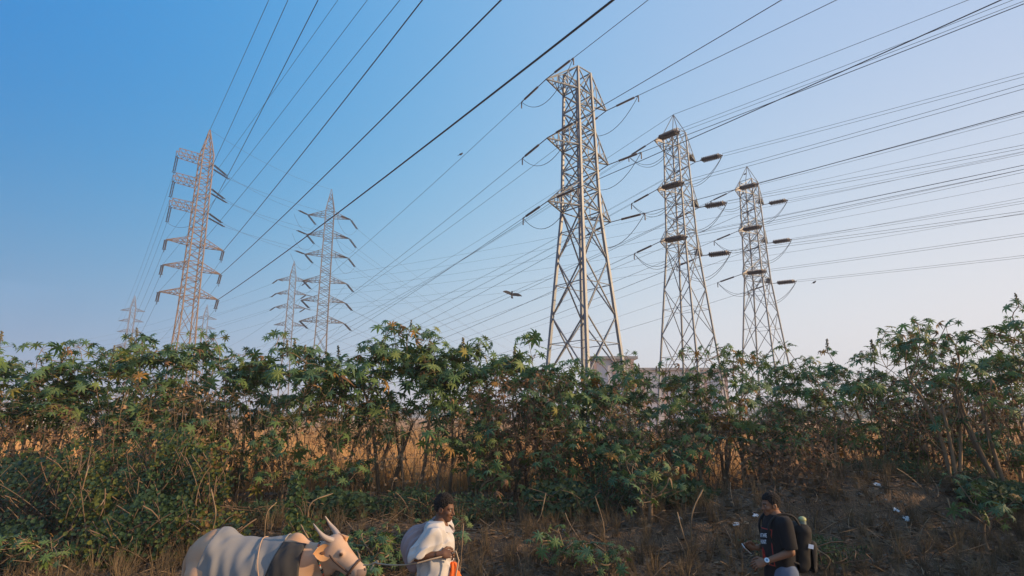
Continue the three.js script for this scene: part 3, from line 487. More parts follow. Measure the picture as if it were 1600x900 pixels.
// ---------------------------------------------------------------- grass, litter, sticks, stones
{
  const R = makeRng(5);
  const tuft = (() => { const t = new Tri(), r = makeRng(9); for (let k = 0; k < 16; k++) { const a = r() * 6.28, l = 0.5 + r() * 0.6, o = 0.1 + r() * 0.35, b = V(Math.cos(a) * 0.06, 0, Math.sin(a) * 0.06); const m = V(Math.cos(a) * o * 0.45, l * 0.6, Math.sin(a) * o * 0.45), e = V(Math.cos(a) * o, l, Math.sin(a) * o); t.tube([b, m, e], [0.008, 0.006, 0.002], 3, false); } return t.geo(); })();
  function scatter(name, geo, material, n, fn) {
    const im = new THREE.InstancedMesh(geo, material, n); let c = 0; const col = new THREE.Color();
    for (let k = 0; k < n; k++) { const q = fn(R); if (!q) continue; im.setMatrixAt(c, place(V(q[0], q[1], q[2]), q[3], q[4], q[5], q[6])); col.setRGB(q[7], q[8], q[9]); im.setColorAt(c, col); c++; }
    im.count = c; top(im, name); return im;
  }
  const white = mat(1, 1, 1, 1);
  tag(scatter('field_grass', tuft, white, 9000, (r) => { const z = -16.5 - Math.pow(r(), 1.6) * 60, x = (r() - 0.5) * 2.1 * -z, v = 0.7 + r() * 0.6; return [x, landY(x, z) - 0.05, z, (r() - 0.5) * 0.4, r() * 6, (r() - 0.5) * 0.4, 0.45 + r() * 0.6, 0.6 * v, 0.37 * v, 0.16 * v]; }), 'tall dry golden grass of the open field behind the hedge', 'grass', null, 'stuff');
  tag(scatter('bank_grass', tuft, white, 2200, (r) => { const z = -8.4 - r() * 6, x = (r() - 0.5) * 2 * -z, v = 0.5 + r() * 0.7; return [x, landY(x, z) - 0.02, z, (r() - 0.5) * 0.8, r() * 6, (r() - 0.5) * 0.8, 0.12 + r() * 0.4, 0.15 * v, 0.11 * v, 0.06 * v]; }), 'short withered grass on the dark earth bank', 'grass', null, 'stuff');
  const flakeGeo = (() => { const t = new Tri(); t.shape(flake[0], flake[1], new THREE.Matrix4()); return t.geo(true); })();
  tag(scatter('leaf_litter', flakeGeo, white, 16000, (r) => { const z = -8.2 - r() * 7.5, x = (r() - 0.5) * 2 * -z, v = 0.25 + r() * r() * 1.5; return [x, landY(x, z) + 0.012, z, (r() - 0.5) * 0.9, r() * 6, (r() - 0.5) * 0.9, 0.03 + r() * 0.06, 0.18 * v, 0.125 * v, 0.075 * v]; }), 'fallen leaves and scraps strewn over the bank and mound', 'leaf litter', null, 'stuff');
  const twigGeo = (() => { const t = new Tri(), r = makeRng(2); t.tube(bend(V(-0.5, 0, 0), V(0.5, 0.05, 0), r, 0.25, 5), 0.008, 3); return t.geo(); })();
  tag(scatter('fallen_twigs', twigGeo, white, 3200, (r) => { const z = -8.3 - r() * 6, x = (r() - 0.5) * 2 * -z, v = 0.4 + r(); return [x, landY(x, z) + 0.03, z, (r() - 0.5) * 0.8, r() * 6, (r() - 0.5) * 0.9, 0.25 + r() * 0.7, 0.2 * v, 0.145 * v, 0.09 * v]; }), 'thin fallen twigs scattered across the bank', 'twigs', null, 'stuff');
  const stoneGeo = (() => { const g = new THREE.IcosahedronGeometry(1, 1), p = g.attributes.position; for (let k = 0; k < p.count; k++) { const s = 0.75 + 0.5 * noise2(p.getX(k) * 2 + 9, p.getY(k) * 2 + p.getZ(k) * 3); p.setXYZ(k, p.getX(k) * s, p.getY(k) * s * 0.6, p.getZ(k) * s); } g.computeVertexNormals(); return g; })();
  tag(scatter('rubble', stoneGeo, white, 1100, (r) => { const x = 5.9 + (r() + r() - 1) * 4.4, z = -10.9 + (r() + r() - 1) * 2.2, v = 0.5 + r() * 0.9; return [x, landY(x, z), z, r() * 6, r() * 6, r() * 6, 0.01 + r() * r() * r() * 0.055, 0.17 * v, 0.15 * v, 0.125 * v]; }), 'small stones and rubble covering the mound on the right', 'rubble', null, 'stuff');
  // single sticks that stand out
  const sticks = [[[480, 812], [487, 785], [520, 771], 10.2, 0.014, 'pale curved stick arching above the horns of the cattle'], [[413, 842], [418, 800], [432, 785], 9.8, 0.01, 'thin pale stick upright above the back of the cattle'], [[724, 818], [722, 850], [718, 900], 8.4, 0.01, 'thin pale stick upright in front of the walking man'], [[930, 776], [943, 820], [945, 895], 9.4, 0.009, 'thin grey stem standing on the bank centre'],
    [[1058, 800], [1066, 830], [1080, 870], 9.6, 0.013, 'broken pale stalk leaning on the bank right of centre'], [[1098, 765], [1082, 800], [1080, 850], 10, 0.016, 'olive bare stem rising from the bank left of the man in black'], [[1480, 778], [1490, 810], [1503, 835], 9.8, 0.013, 'pale bent stick above the drooping leaves on the right'], [[800, 842], [840, 815], [853, 770], 10.6, 0.011, 'long bowed stick on the bank edge right of the walking man'], [[922, 870], [930, 885], [942, 905], 8.6, 0.012, 'pale short stick lying at the bottom centre'],
    [[1275, 858], [1296, 872], [1290, 892], 8.2, 0.009, 'curved pale twig looping behind the backpack'], [[128, 765], [135, 740], [139, 727], 9.6, 0.014, 'pale broken branch end among the yellow green vine'], [[150, 795], [158, 788], [163, 780], 9.4, 0.012, 'short pale twig poking out of the vine heap'], [[330, 765], [337, 800], [333, 825], 9.6, 0.013, 'pale bare branch beside the reddish vine'], [[470, 820], [480, 838], [498, 862], 9.4, 0.014, 'brown bent stick behind the hump of the cattle'], [[85, 885], [100, 884], [118, 896], 9, 0.014, 'curved dead branch low at the left']];
  for (const [a, b, c, d, r, label] of sticks) {
    const p = new THREE.CatmullRomCurve3([at(...a, d), at(...b, d - 0.1), at(...c, d + 0.1)]).getPoints(9), low = p.reduce((m, q) => (q.y < m.y ? q : m)), g = landY(low.x, low.z);
    const o = V(p[0].x, p[0].y, p[0].z), pts = p.map((q) => q.clone().sub(o)); if (low.y > g + 0.05 && low.y < g + 0.6) { const root = V(low.x + 0.05, g - 0.02, low.z - 0.1).sub(o); if (low === p[0]) pts.unshift(root); else if (low === p[p.length - 1]) pts.push(root); }
    const m = top(part('', new Tri().tube(pts, pts.map((_, k) => r * (0.75 + 0.25 * Math.sin(k * 1.9))), 5).geo(), strawTwig), 'dry_stick'); m.position.copy(o); tag(m, label, 'stick', 'bare sticks on the bank');
  }
  const scrap = mat(0.6, 0.62, 0.64, 0.7);
  [[1147, 812, 10.2], [1062, 797, 10.6], [1180, 800, 10.3], [1270, 745, 11.6], [1371, 787, 10.7], [1398, 803, 10.4], [1415, 815, 10.2], [880, 797, 10.9]].sort((a, b) => a[0] - b[0]).forEach(([px, py, d], i) => {
    const p = at(px, py, d), r = makeRng(i + 70), t = new Tri(); for (let k = 0; k < 5; k++) t.shape(flake[0], flake[1], place(V((r() - 0.5) * 0.06, 0.03 * r(), (r() - 0.5) * 0.06), r(), r() * 6, r(), 0.03 + 0.035 * r()));
    const m = top(part('', t.geo(true), scrap), 'plastic_scrap'); m.position.set(p.x, landY(p.x, p.z) + 0.03, p.z); tag(m, `${ordinal(i)} pale crumpled plastic scrap from the left on the bank`, 'scrap', 'pale scraps on the bank');
  });
}
// ---------------------------------------------------------------- far side of the field
{
  const farGreen = [leafMat(0.05, 0.085, 0.04, 0.2), leafMat(0.06, 0.1, 0.045, 0.2)];
  const R = makeRng(44);
  for (let k = 0; k < 26; k++) {
    const px = -60 + k * 68 + (R() - 0.5) * 40, d = 230 + R() * 150, p = at(px, 648, d), h = 5 + R() * 6, w = 7 + R() * 7;
    const g = leafMass('far_tree', `${ordinal(k)} hazy far tree from the left beyond the field`, 'tree', 'hazy trees beyond the field', 300 + k, [[p.x, h * 0.6, p.z, w, h * 0.5, 4, 1], [p.x + w * 0.5, h * 0.45, p.z, w * 0.6, h * 0.4, 3, 0.6]], 260, 1.3, slim, farGreen, 0);
    part('trunk', new Tri().bar(V(0, -1, 0), V(0, h * 0.6, 0), 0.3, 5).geo(), stemMat, g);
  }
  const pale = mat(0.58, 0.6, 0.66, 0.9), roofM = mat(0.3, 0.31, 0.33, 0.8), blue = mat(0.2, 0.34, 0.5, 0.7), pink = mat(0.42, 0.31, 0.28, 0.9), glass = mat(0.06, 0.07, 0.09, 0.3);
  function shed(label, px0, px1, py, d, deep, posts) {
    const a = at(px0, py, d), b = at(px1, py, d), w = b.x - a.x, h = a.y + 0.6, g = new THREE.Group(); top(g, 'low_building'); tag(g, label, 'building'); g.position.set((a.x + b.x) / 2, -0.6, -d);
    part('wall', new THREE.BoxGeometry(w, h - 0.35, deep).translate(0, (h - 0.35) / 2, -deep / 2), pale, g);
    part('roof', new THREE.BoxGeometry(w + 0.9, 0.34, deep + 1).translate(0, h - 0.17, -deep / 2), roofM, g);
    for (let k = 0; k < posts; k++) part('post', new THREE.BoxGeometry(0.35, h - 0.36, 0.3).translate(-w / 2 + 0.3 + (w - 0.6) * k / Math.max(1, posts - 1), (h - 0.36) / 2, 0.32), pink, g);
    for (let k = 0; k < posts - 1; k++) { const x = -w / 2 + 0.3 + (w - 0.6) * (k + 0.5) / (posts - 1); const f = part(k === posts - 2 ? 'door' : 'window', new THREE.BoxGeometry(1.1, k === posts - 2 ? 2.3 : 1.1, 0.12).translate(x, k === posts - 2 ? 1.2 : h * 0.55, 0.06), k === posts - 2 ? blue : pale, g); part('pane', new THREE.BoxGeometry(0.9, 0.9, 0.04).translate(x, k === posts - 2 ? 1.7 : h * 0.55, 0.13), glass, f); }
  }
  shed('pale flat roofed building behind the legs of the nearest broad pylon', 925, 990, 557, 74, 8, 3);
  shed('long pale low building with blue door behind the middle broad pylon', 1000, 1135, 575, 84, 9, 5);
  shed('small pale hut far off at the left behind the hedge', -10, 45, 628, 120, 6, 2);
}
scene.fog = new THREE.FogExp2(new THREE.Color().setRGB(0.72, 0.76, 0.86), 0.0008);

// ---------------------------------------------------------------- people, cattle and what they carry
const len3 = (x, y, z) => Math.sqrt(x * x + y * y + z * z);
const smin = (a, b, k) => { const h = Math.max(k - Math.abs(a - b), 0) / k; return Math.min(a, b) - h * h * k * 0.25; };
const smax = (a, b, k) => -smin(-a, -b, k);
function cap(x, y, z, a, b, ra, rb) {
  const bx = b[0] - a[0], by = b[1] - a[1], bz = b[2] - a[2], px = x - a[0], py = y - a[1], pz = z - a[2];
  const t = Math.min(1, Math.max(0, (px * bx + py * by + pz * bz) / (bx * bx + by * by + bz * bz + 1e-9)));
  return len3(px - bx * t, py - by * t, pz - bz * t) - (ra + (rb - ra) * t);
}
function ell(x, y, z, c, r) { const a = (x - c[0]) / r[0], b = (y - c[1]) / r[1], d = (z - c[2]) / r[2], k0 = len3(a, b, d), k1 = len3(a / r[0], b / r[1], d / r[2]); return k1 < 1e-9 ? -Math.min(...r) : k0 * (k0 - 1) / k1; }
// surface nets: meshes the zero level of f inside the box
function skinOf(f, lo, hi, cell, colour) {
  const n = [0, 1, 2].map((i) => Math.ceil((hi[i] - lo[i]) / cell) + 1), [nx, ny, nz] = n, D = new Float32Array(nx * ny * nz), id = (i, j, k) => i + nx * (j + ny * k);
  for (let k = 0; k < nz; k++) for (let j = 0; j < ny; j++) for (let i = 0; i < nx; i++) D[id(i, j, k)] = f(lo[0] + i * cell, lo[1] + j * cell, lo[2] + k * cell);
  const idx = new Int32Array(nx * ny * nz).fill(-1), P = [], I = [];
  for (let k = 0; k < nz - 1; k++) for (let j = 0; j < ny - 1; j++) for (let i = 0; i < nx - 1; i++) {
    let m = 0, sx = 0, sy = 0, sz = 0; const v = [];
    for (let c = 0; c < 8; c++) v.push(D[id(i + (c & 1), j + ((c >> 1) & 1), k + (c >> 2))]);
    for (let a = 0; a < 8; a++) for (const bit of [1, 2, 4]) if (!(a & bit)) { const b = a | bit; if (v[a] < 0 !== v[b] < 0) { const t = v[a] / (v[a] - v[b]); sx += (a & 1) + (bit === 1 ? t : 0); sy += ((a >> 1) & 1) + (bit === 2 ? t : 0); sz += (a >> 2) + (bit === 4 ? t : 0); m++; } }
    if (m) { idx[id(i, j, k)] = P.length / 3; P.push(lo[0] + (i + sx / m) * cell, lo[1] + (j + sy / m) * cell, lo[2] + (k + sz / m) * cell); }
  }
  const quad = (a, b, c, d, flip) => { if (a < 0 || b < 0 || c < 0 || d < 0) return; if (flip) I.push(a, c, b, a, d, c); else I.push(a, b, c, a, c, d); };
  for (let k = 1; k < nz - 1; k++) for (let j = 1; j < ny - 1; j++) for (let i = 1; i < nx - 1; i++) {
    const s = D[id(i, j, k)] < 0;
    if (s !== D[id(i + 1, j, k)] < 0) quad(idx[id(i, j - 1, k - 1)], idx[id(i, j, k - 1)], idx[id(i, j, k)], idx[id(i, j - 1, k)], !s);
    if (s !== D[id(i, j + 1, k)] < 0) quad(idx[id(i - 1, j, k - 1)], idx[id(i - 1, j, k)], idx[id(i, j, k)], idx[id(i, j, k - 1)], !s);
    if (s !== D[id(i, j, k + 1)] < 0) quad(idx[id(i - 1, j - 1, k)], idx[id(i, j - 1, k)], idx[id(i, j, k)], idx[id(i - 1, j, k)], !s);
  }
  const N = [], C = [], h = cell * 0.6;
  for (let q = 0; q < P.length; q += 3) {
    const x = P[q], y = P[q + 1], z = P[q + 2]; let a = f(x + h, y, z) - f(x - h, y, z), b = f(x, y + h, z) - f(x, y - h, z), c = f(x, y, z + h) - f(x, y, z - h); const l = len3(a, b, c) || 1; N.push(a / l, b / l, c / l);
    if (colour) C.push(...colour(x, y, z));
  }
  const g = new THREE.BufferGeometry(); g.setAttribute('position', new THREE.Float32BufferAttribute(P, 3)); g.setAttribute('normal', new THREE.Float32BufferAttribute(N, 3)); if (colour) g.setAttribute('color', new THREE.Float32BufferAttribute(C, 3)); g.setIndex(I); return g;
}
const n3 = (x, y, z) => noise2(x + z * 1.7, y - z * 0.9) * 0.5 + noise2(z * 1.3 + 40, x - y + 9) * 0.5;
const vcol = (rough, extra = {}) => new THREE.MeshStandardMaterial({ vertexColors: true, roughness: rough, side: THREE.DoubleSide, ...extra });
// head in its own frame: face towards +x, crown up
function headField(full) {
  return (x, y, z) => {
    const az = Math.abs(z);
    let d = ell(x, y, z, [-0.012, 0.036, 0], [0.1, 0.094, 0.077]);
    d = smin(d, ell(x, y, z, [0.03, -0.034, 0], [0.066, 0.086, 0.056]), 0.03);
    d = smin(d, ell(x, y, z, [0.064, -0.094, 0], [0.028, 0.024, 0.03]), 0.03);
    d = smin(d, cap(x, y, az, [0.084, 0.024, 0.008], [0.074, 0.022, 0.042], 0.013, 0.01), 0.02);
    d = smin(d, ell(x, y, az, [0.062, -0.028, 0.042], [0.026, 0.022, 0.02]), 0.02);
    d = smax(d, -(len3(x - 0.1, y - 0.004, az - 0.033) - 0.017), 0.012);
    d = smin(d, cap(x, y, z, [0.09, 0.012, 0], [0.115, -0.03, 0], 0.009, 0.013), 0.014);
    d = smin(d, ell(x, y, az, [0.1, -0.036, 0.012], [0.012, 0.009, 0.01]), 0.01);
    d = smin(d, ell(x, y, z, [0.09, -0.061, 0], [0.016, 0.008, 0.024]), 0.008);
    d = smin(d, ell(x, y, z, [0.087, -0.075, 0], [0.016, 0.009, 0.021]), 0.008);
    d = Math.min(d, len3(x - 0.079, y - 0.003, az - 0.032) - 0.0135);
    d = smin(d, smax(ell(x, y, az, [-0.006, -0.008, 0.08], [0.026, 0.035, 0.013]), -ell(x, y, az, [0.004, -0.006, 0.093], [0.015, 0.022, 0.008]), 0.006), 0.008);
    return smin(d, cap(x, y, z, [-0.03, -0.2, 0], [-0.02, -0.05, 0], 0.058, 0.055), 0.03);
  };
}
function headColour(skin) {
  return (x, y, z) => {
    const az = Math.abs(z), e = len3(x - 0.079, y - 0.003, az - 0.032); if (e < 0.0142 && x > 0.083) return len3(y - 0.002, az - 0.031, 0) < 0.0065 ? [0.012, 0.008, 0.006] : [0.22, 0.19, 0.17];
    if (x > 0.086 && Math.abs(y + 0.068) < 0.012 && az < 0.024) return [skin[0] * 0.8, skin[1] * 0.6, skin[2] * 0.6];
    if (x > 0.06 && Math.abs(y - 0.026 - 0.1 * (0.03 - az) * 0.3) < 0.006 && az > 0.012 && az < 0.05) return [0.02, 0.014, 0.01];
    const v = 0.92 + 0.16 * n3(x * 60, y * 60, z * 60); return [skin[0] * v, skin[1] * v, skin[2] * v];
  };
}
function hairField(top0) {
  return (x, y, z) => { const az = Math.abs(z), lock = 0.0022 * Math.sin(x * 210 + y * 120 + n3(x * 60, y * 60, z * 60) * 14) + 0.009 * n3(x * 70, y * 70, z * 70) - 0.003;
    let d = ell(x, y, z, [-0.014, 0.042 + top0 * 0.3, 0], [0.11, 0.1 + top0, 0.087]) - lock; const line = -0.078 + 0.1 * sm(-0.05, -0.015, x) + 0.05 * sm(0.0, 0.06, x) - 0.03 * sm(0.05, 0.075, az) * sm(-0.02, 0.02, x) + 0.016 * (n3(x * 50, y * 30, z * 50) - 0.5); return smax(d, line - y, 0.006); };
}
function handGeo(side, curl, spread) {   // hand along +x from the wrist, palm facing -y, thumb towards side*z
  const bones = [[[-0.03, 0, 0], [0.02, 0, 0], 0.026, 0.024]], palm = [[0.05, 0, 0], [0.046, 0.015, 0.04]], out = [];
  [[-0.029, 0.058, 0.0075], [-0.01, 0.07, 0.0085], [0.01, 0.076, 0.0088], [0.029, 0.068, 0.0085]].forEach(([zz, L, r], i) => {
    let p = [0.088 - Math.abs(zz) * 0.25, 0, zz * side], a = 0.15, seg = [0.46, 0.31, 0.23]; for (let s = 0; s < 3; s++) { a += curl * (0.75 + 0.25 * s); const l = L * seg[s] * 1.15, q = [p[0] + Math.cos(a) * l, p[1] - Math.sin(a) * l, p[2] + zz * side * spread * 0.15]; bones.push([p, q, r * (1 - s * 0.09), r * (0.92 - s * 0.09)]); p = q; }
  });
  let p = [0.022, -0.004, 0.032 * side]; for (const [dx, dy, dz, r] of [[0.03, -0.012, 0.026, 0.012], [0.03, -0.018, 0.004, 0.01], [0.022, -0.014, -0.006, 0.0085]]) { const q = [p[0] + dx, p[1] + dy, p[2] + dz * side]; bones.push([p, q, r * 1.1, r]); p = q; }
  return (x, y, z) => { let d = ell(x, y, z, ...palm); for (let i = 0; i < bones.length; i++) { const b = bones[i], c = cap(x, y, z, b[0], b[1], b[2], b[3]); d = i === 0 ? smin(d, c, 0.03) : smin(d, c, 0.006); } return d; };
}
function basis(p, dir, upv) { const x = V(...dir).normalize(), z = x.clone().cross(V(...upv)).normalize(), y = z.clone().cross(x); return new THREE.Matrix4().makeBasis(x, y, z).setPosition(V(...p)); }
function paint(g, c) { const n = g.attributes.position.count, a = new Float32Array(n * 3); for (let i = 0; i < n; i++) a.set(c, i * 3); g.setAttribute('color', new THREE.BufferAttribute(a, 3)); return g; }
function personBody(o) {
  const J = o.joints, skin = o.skin;
  const f = (x, y, z) => {
    let d = ell(x, y, z, J.chest, [0.115, 0.24, 0.165]); d = smin(d, ell(x, y, z, J.pelvis, [0.115, 0.13, 0.155]), 0.08);
    d = smin(d, cap(x, y, z, J.neck, J.nape, 0.062, 0.052), 0.04);
    for (const s of ['R', 'L']) {
      d = smin(d, cap(x, y, z, J['sh' + s], J['el' + s], 0.042, 0.037), 0.03); d = smin(d, cap(x, y, z, J['el' + s], J['wr' + s], 0.04, 0.026), 0.012);
      d = smin(d, cap(x, y, z, J['hip' + s], J['kn' + s], 0.085, 0.058), 0.04); d = smin(d, cap(x, y, z, J['kn' + s], J['an' + s], 0.056, 0.036), 0.02);
      const a = J['an' + s]; d = smin(d, ell(x, y, z, [a[0] + 0.07, a[1] - 0.045, a[2]], [0.12, 0.035, 0.045]), 0.03);
    }
    return d;
  };
  const parts = [paint(skinOf(f, [-0.5, -0.02, -0.4], [0.55, 1.52, 0.4], 0.014), skin)];
  const hd = skinOf(headField(), [-0.13, -0.19, -0.11], [0.15, 0.15, 0.11], 0.0042, headColour(skin)); const hm = basis(J.head, o.look, [0, 1, 0]).scale(V(0.87, 0.87, 0.87)); hd.applyMatrix4(hm); parts.push(hd);
  for (const [s, q] of [['R', 1], ['L', -1]]) { const h = o.hands[s], g = paint(skinOf(handGeo(h.thumb, h.curl, 0.6), [-0.05, -0.11, -0.09], [0.19, 0.05, 0.09], 0.0036), skin); g.applyMatrix4(basis(J['wr' + s], h.dir, h.back)); parts.push(g); }
  return { body: mergeGeometries(parts), hm };
}
const skinMat = vcol(0.62);
{ // ------------------------------------------------ man in the white shirt
  const g = new THREE.Group(); top(g, 'person'); tag(g, 'person in loose white shirt walking right, leading the cattle by a rope', 'person');
  const P = at(684, 800, 5.6); g.position.set(P.x, landY(P.x, P.z), P.z); g.rotation.y = -0.12;
  const skin = [0.115, 0.052, 0.028];
  const J = { pelvis: [0, 0.92, 0], chest: [0.015, 1.24, 0], neck: [0.02, 1.42, 0], nape: [0.035, 1.49, 0], head: [0.062, 1.567, 0], shR: [-0.01, 1.39, 0.165], elR: [-0.12, 1.2, 0.215], wrR: [0.085, 1.225, 0.205], shL: [0.03, 1.39, -0.17], elL: [0, 1.14, -0.2], wrL: [0.12, 1.125, -0.02], hipR: [0, 0.88, 0.09], knR: [0.13, 0.5, 0.1], anR: [0.09, 0.08, 0.1], hipL: [0, 0.88, -0.09], knL: [0.02, 0.49, -0.1], anL: [-0.2, 0.14, -0.1] };
  const b = personBody({ joints: J, skin, look: [0.97, -0.17, 0.2], hands: { R: { dir: [1, 0.02, -0.22], back: [0.1, 0.5, 0.85], thumb: -1, curl: 0.8 }, L: { dir: [0.8, -0.35, 0.45], back: [0.3, 0.8, 0.1], thumb: 1, curl: 0.7 } } });
  part('body', b.body, skinMat, g);
  part('hair', skinOf(hairField(0.014), [-0.16, -0.1, -0.13], [0.13, 0.2, 0.13], 0.005).applyMatrix4(b.hm), mat(0.009, 0.007, 0.006, 1), g);
  const cloth = (x, y, z) => {
    const hang = (1.4 - y); let d = ell(x, y, z, [0.0, 1.2, 0], [0.128, 0.36, 0.185]); d = smin(d, cap(x, y, z * 0.82, [-0.015, 0.7, 0], [0.0, 1.25, 0], 0.15, 0.128), 0.08);
    d = smin(d, cap(x, y, z, [0.01, 1.38, -0.15], [0.01, 1.38, 0.15], 0.075, 0.075), 0.06); d = smax(d, 0.62 - y, 0.01);
    const sl = smax(cap(x, y, z, [0, 1.385, 0.17], [-0.115, 1.205, 0.215], 0.07, 0.078), -((y - 1.2) * 0.85 + (x + 0.1) * -0.35), 0.01), sr = smax(cap(x, y, z, [0.03, 1.385, -0.17], [0, 1.15, -0.2], 0.078, 0.09), 1.15 - y, 0.01);
    d = smin(smin(d, sl, 0.01), sr, 0.01); const fold = Math.sin((x * 1.0 + z * 1.2) * 42 + Math.sin(y * 9) * 1.6 + hang * 3) * 0.01 * sm(0, 0.25, hang) + (n3(x * 17, y * 7, z * 17) - 0.5) * 0.042 + Math.abs(Math.sin(x * 17 - y * 26 + z * 12 + n3(x * 8, y * 8, z * 8) * 5)) * 0.011 - 0.006;
    d += fold; d = smax(d, y - 1.47 - 0.1 * Math.min(0, x), 0.01); return smax(d, -cap(x, y, z, [0.04, 1.5, 0], [0.2, 1.33, 0.01], 0.05, 0.028), 0.01);
  };
  const shirt = part('shirt', skinOf(cloth, [-0.34, 0.58, -0.36], [0.26, 1.52, 0.36], 0.0085), mat(0.46, 0.455, 0.455, 0.95), g);
  const col = new Tri(), ring = []; for (let k = 0; k <= 12; k++) { const a = -2.75 + 5.5 * k / 12 + Math.PI; ring.push(V(0.025 + Math.cos(a) * 0.08 * (1 + 0.28 * sm(2, 2.75, Math.abs(a - Math.PI))), 1.475 - 0.05 * (1 + Math.cos(a)) * 0.55, Math.sin(a) * 0.082)); }
  for (let k = 0; k < 12; k++) { const A = ring[k], B = ring[k + 1], o = (q) => V(0.025 + (q.x - 0.025) * 1.35 + 0.01, q.y - 0.05, q.z * 1.35); const a2 = o(A), b2 = o(B), i = col.p.length / 3; for (const q of [A, B, a2, b2]) col.vert(q.x, q.y, q.z, 0, 1, 0); col.i.push(i, i + 1, i + 2, i + 1, i + 3, i + 2); }
  part('collar', col.geo(true), shirt.material, shirt);
  part('trousers', skinOf((x, y, z) => { let d = ell(x, y, z, [0, 0.9, 0], [0.14, 0.16, 0.18]); for (const s of ['R', 'L']) { d = smin(d, cap(x, y, z, J['hip' + s], J['kn' + s], 0.115, 0.1), 0.05); d = smin(d, cap(x, y, z, J['kn' + s], J['an' + s], 0.095, 0.085), 0.03); } return smax(d + (n3(x * 12, y * 9, z * 12) - 0.5) * 0.02, 0.14 - y, 0.01); }, [-0.4, 0.1, -0.32], [0.36, 1.02, 0.32], 0.012), mat(0.3, 0.28, 0.25, 0.95), g);
  g.updateMatrixWorld(); const W = (x, y, z) => g.localToWorld(V(x, y, z));
  // sack over the far shoulder, bulging behind his back
  const sg = new THREE.Group(); top(sg, 'cloth_sack'); tag(sg, 'pale grey cloth sack slung over the shoulder of the white shirted person', 'sack'); sg.position.copy(W(0, 0, 0)); sg.rotation.y = g.rotation.y;
  part('sack_body', skinOf((x, y, z) => { let d = ell(x, y, z, [-0.2, 1.2, -0.02], [0.1, 0.185, 0.15]); d = smin(d, cap(x, y, z, [-0.19, 1.26, -0.01], [-0.03, 1.455, -0.06], 0.09, 0.03), 0.12); const a = Math.atan2(z + 0.03, x + 0.08 - (y - 1.3) * 0.4); return d + Math.sin(a * 19 + y * 6) * 0.011 * sm(1.02, 1.25, y) + (n3(x * 12, y * 8, z * 12) - 0.5) * 0.018; }, [-0.46, 0.95, -0.24], [0.06, 1.54, 0.24], 0.009), mat(0.27, 0.225, 0.245, 0.95), sg);
  part('sack_neck', skinOf((x, y, z) => cap(x, y, z, [-0.03, 1.463, -0.06], [0.1, 1.36, -0.12], 0.028, 0.034) + (n3(x * 40, y * 40, z * 40) - 0.5) * 0.01, [-0.1, 1.28, -0.2], [0.18, 1.54, 0.02], 0.008), mat(0.27, 0.225, 0.245, 0.95), sg);
  // orange bundle in his hand
  const ob = top(part('', skinOf((x, y, z) => { let d = cap(x, y, z, [0, -0.02, 0], [0.015, -0.16, 0], 0.045, 0.075); d = smin(d, cap(x, y, z, [0.01, -0.15, 0], [0.02, -0.3, 0], 0.066, 0.05), 0.05); return d + Math.sin(Math.atan2(z, x) * 7 + y * 12) * 0.006 + (n3(x * 20, y * 10, z * 20) - 0.5) * 0.02; }, [-0.12, -0.4, -0.12], [0.14, 0.05, 0.12], 0.007), mat(0.72, 0.13, 0.018, 0.85)), 'cloth_bundle');
  ob.position.copy(W(0.155, 1.1, 0.03)); tag(ob, 'bright orange cloth bundle hanging from the hand of the white shirted person', 'bundle');
  // lead rope from the halter to his right hand, with a loose end
  const hand = W(0.165, 1.215, 0.175), nose = at(568, 883, 6.12), knot = at(585, 879, 6.05), t = new Tri(), run = (A, B, sag, n = 12) => { const pts = []; for (let k = 0; k <= n; k++) { const q = k / n, p = A.clone().lerp(B, q); p.y -= sag * 4 * q * (1 - q); pts.push(p); } return pts; };
  t.tube(run(knot, W(-0.1, 1.165, 0.275), 0.02), 0.0065, 6); t.tube([W(-0.1, 1.165, 0.275), W(0.02, 1.195, 0.255), W(0.1, 1.21, 0.225), hand], 0.0065, 6); t.tube(run(nose, knot, 0.01, 3), 0.0065, 6); t.tube(run(knot, at(579, 891, 6.02), 0.005, 3), 0.0065, 6); t.tube([hand, hand.clone().add(V(0.05, 0.035, 0.02)), hand.clone().add(V(0.075, -0.04, 0.02)), hand.clone().add(V(0.05, -0.18, 0.02)), hand.clone().add(V(0.03, -0.42, 0.0)), hand.clone().add(V(0.04, -0.7, 0))], 0.007, 6); t.tube([at(588, 878.6, 6.04), at(590, 878.4, 6.03)], 0.017, 6);
  tag(top(part('', t.geo(), mat(0.42, 0.32, 0.22, 0.95)), 'lead_rope'), 'thin pale rope from the halter of the cattle to the leading hand', 'rope');
}
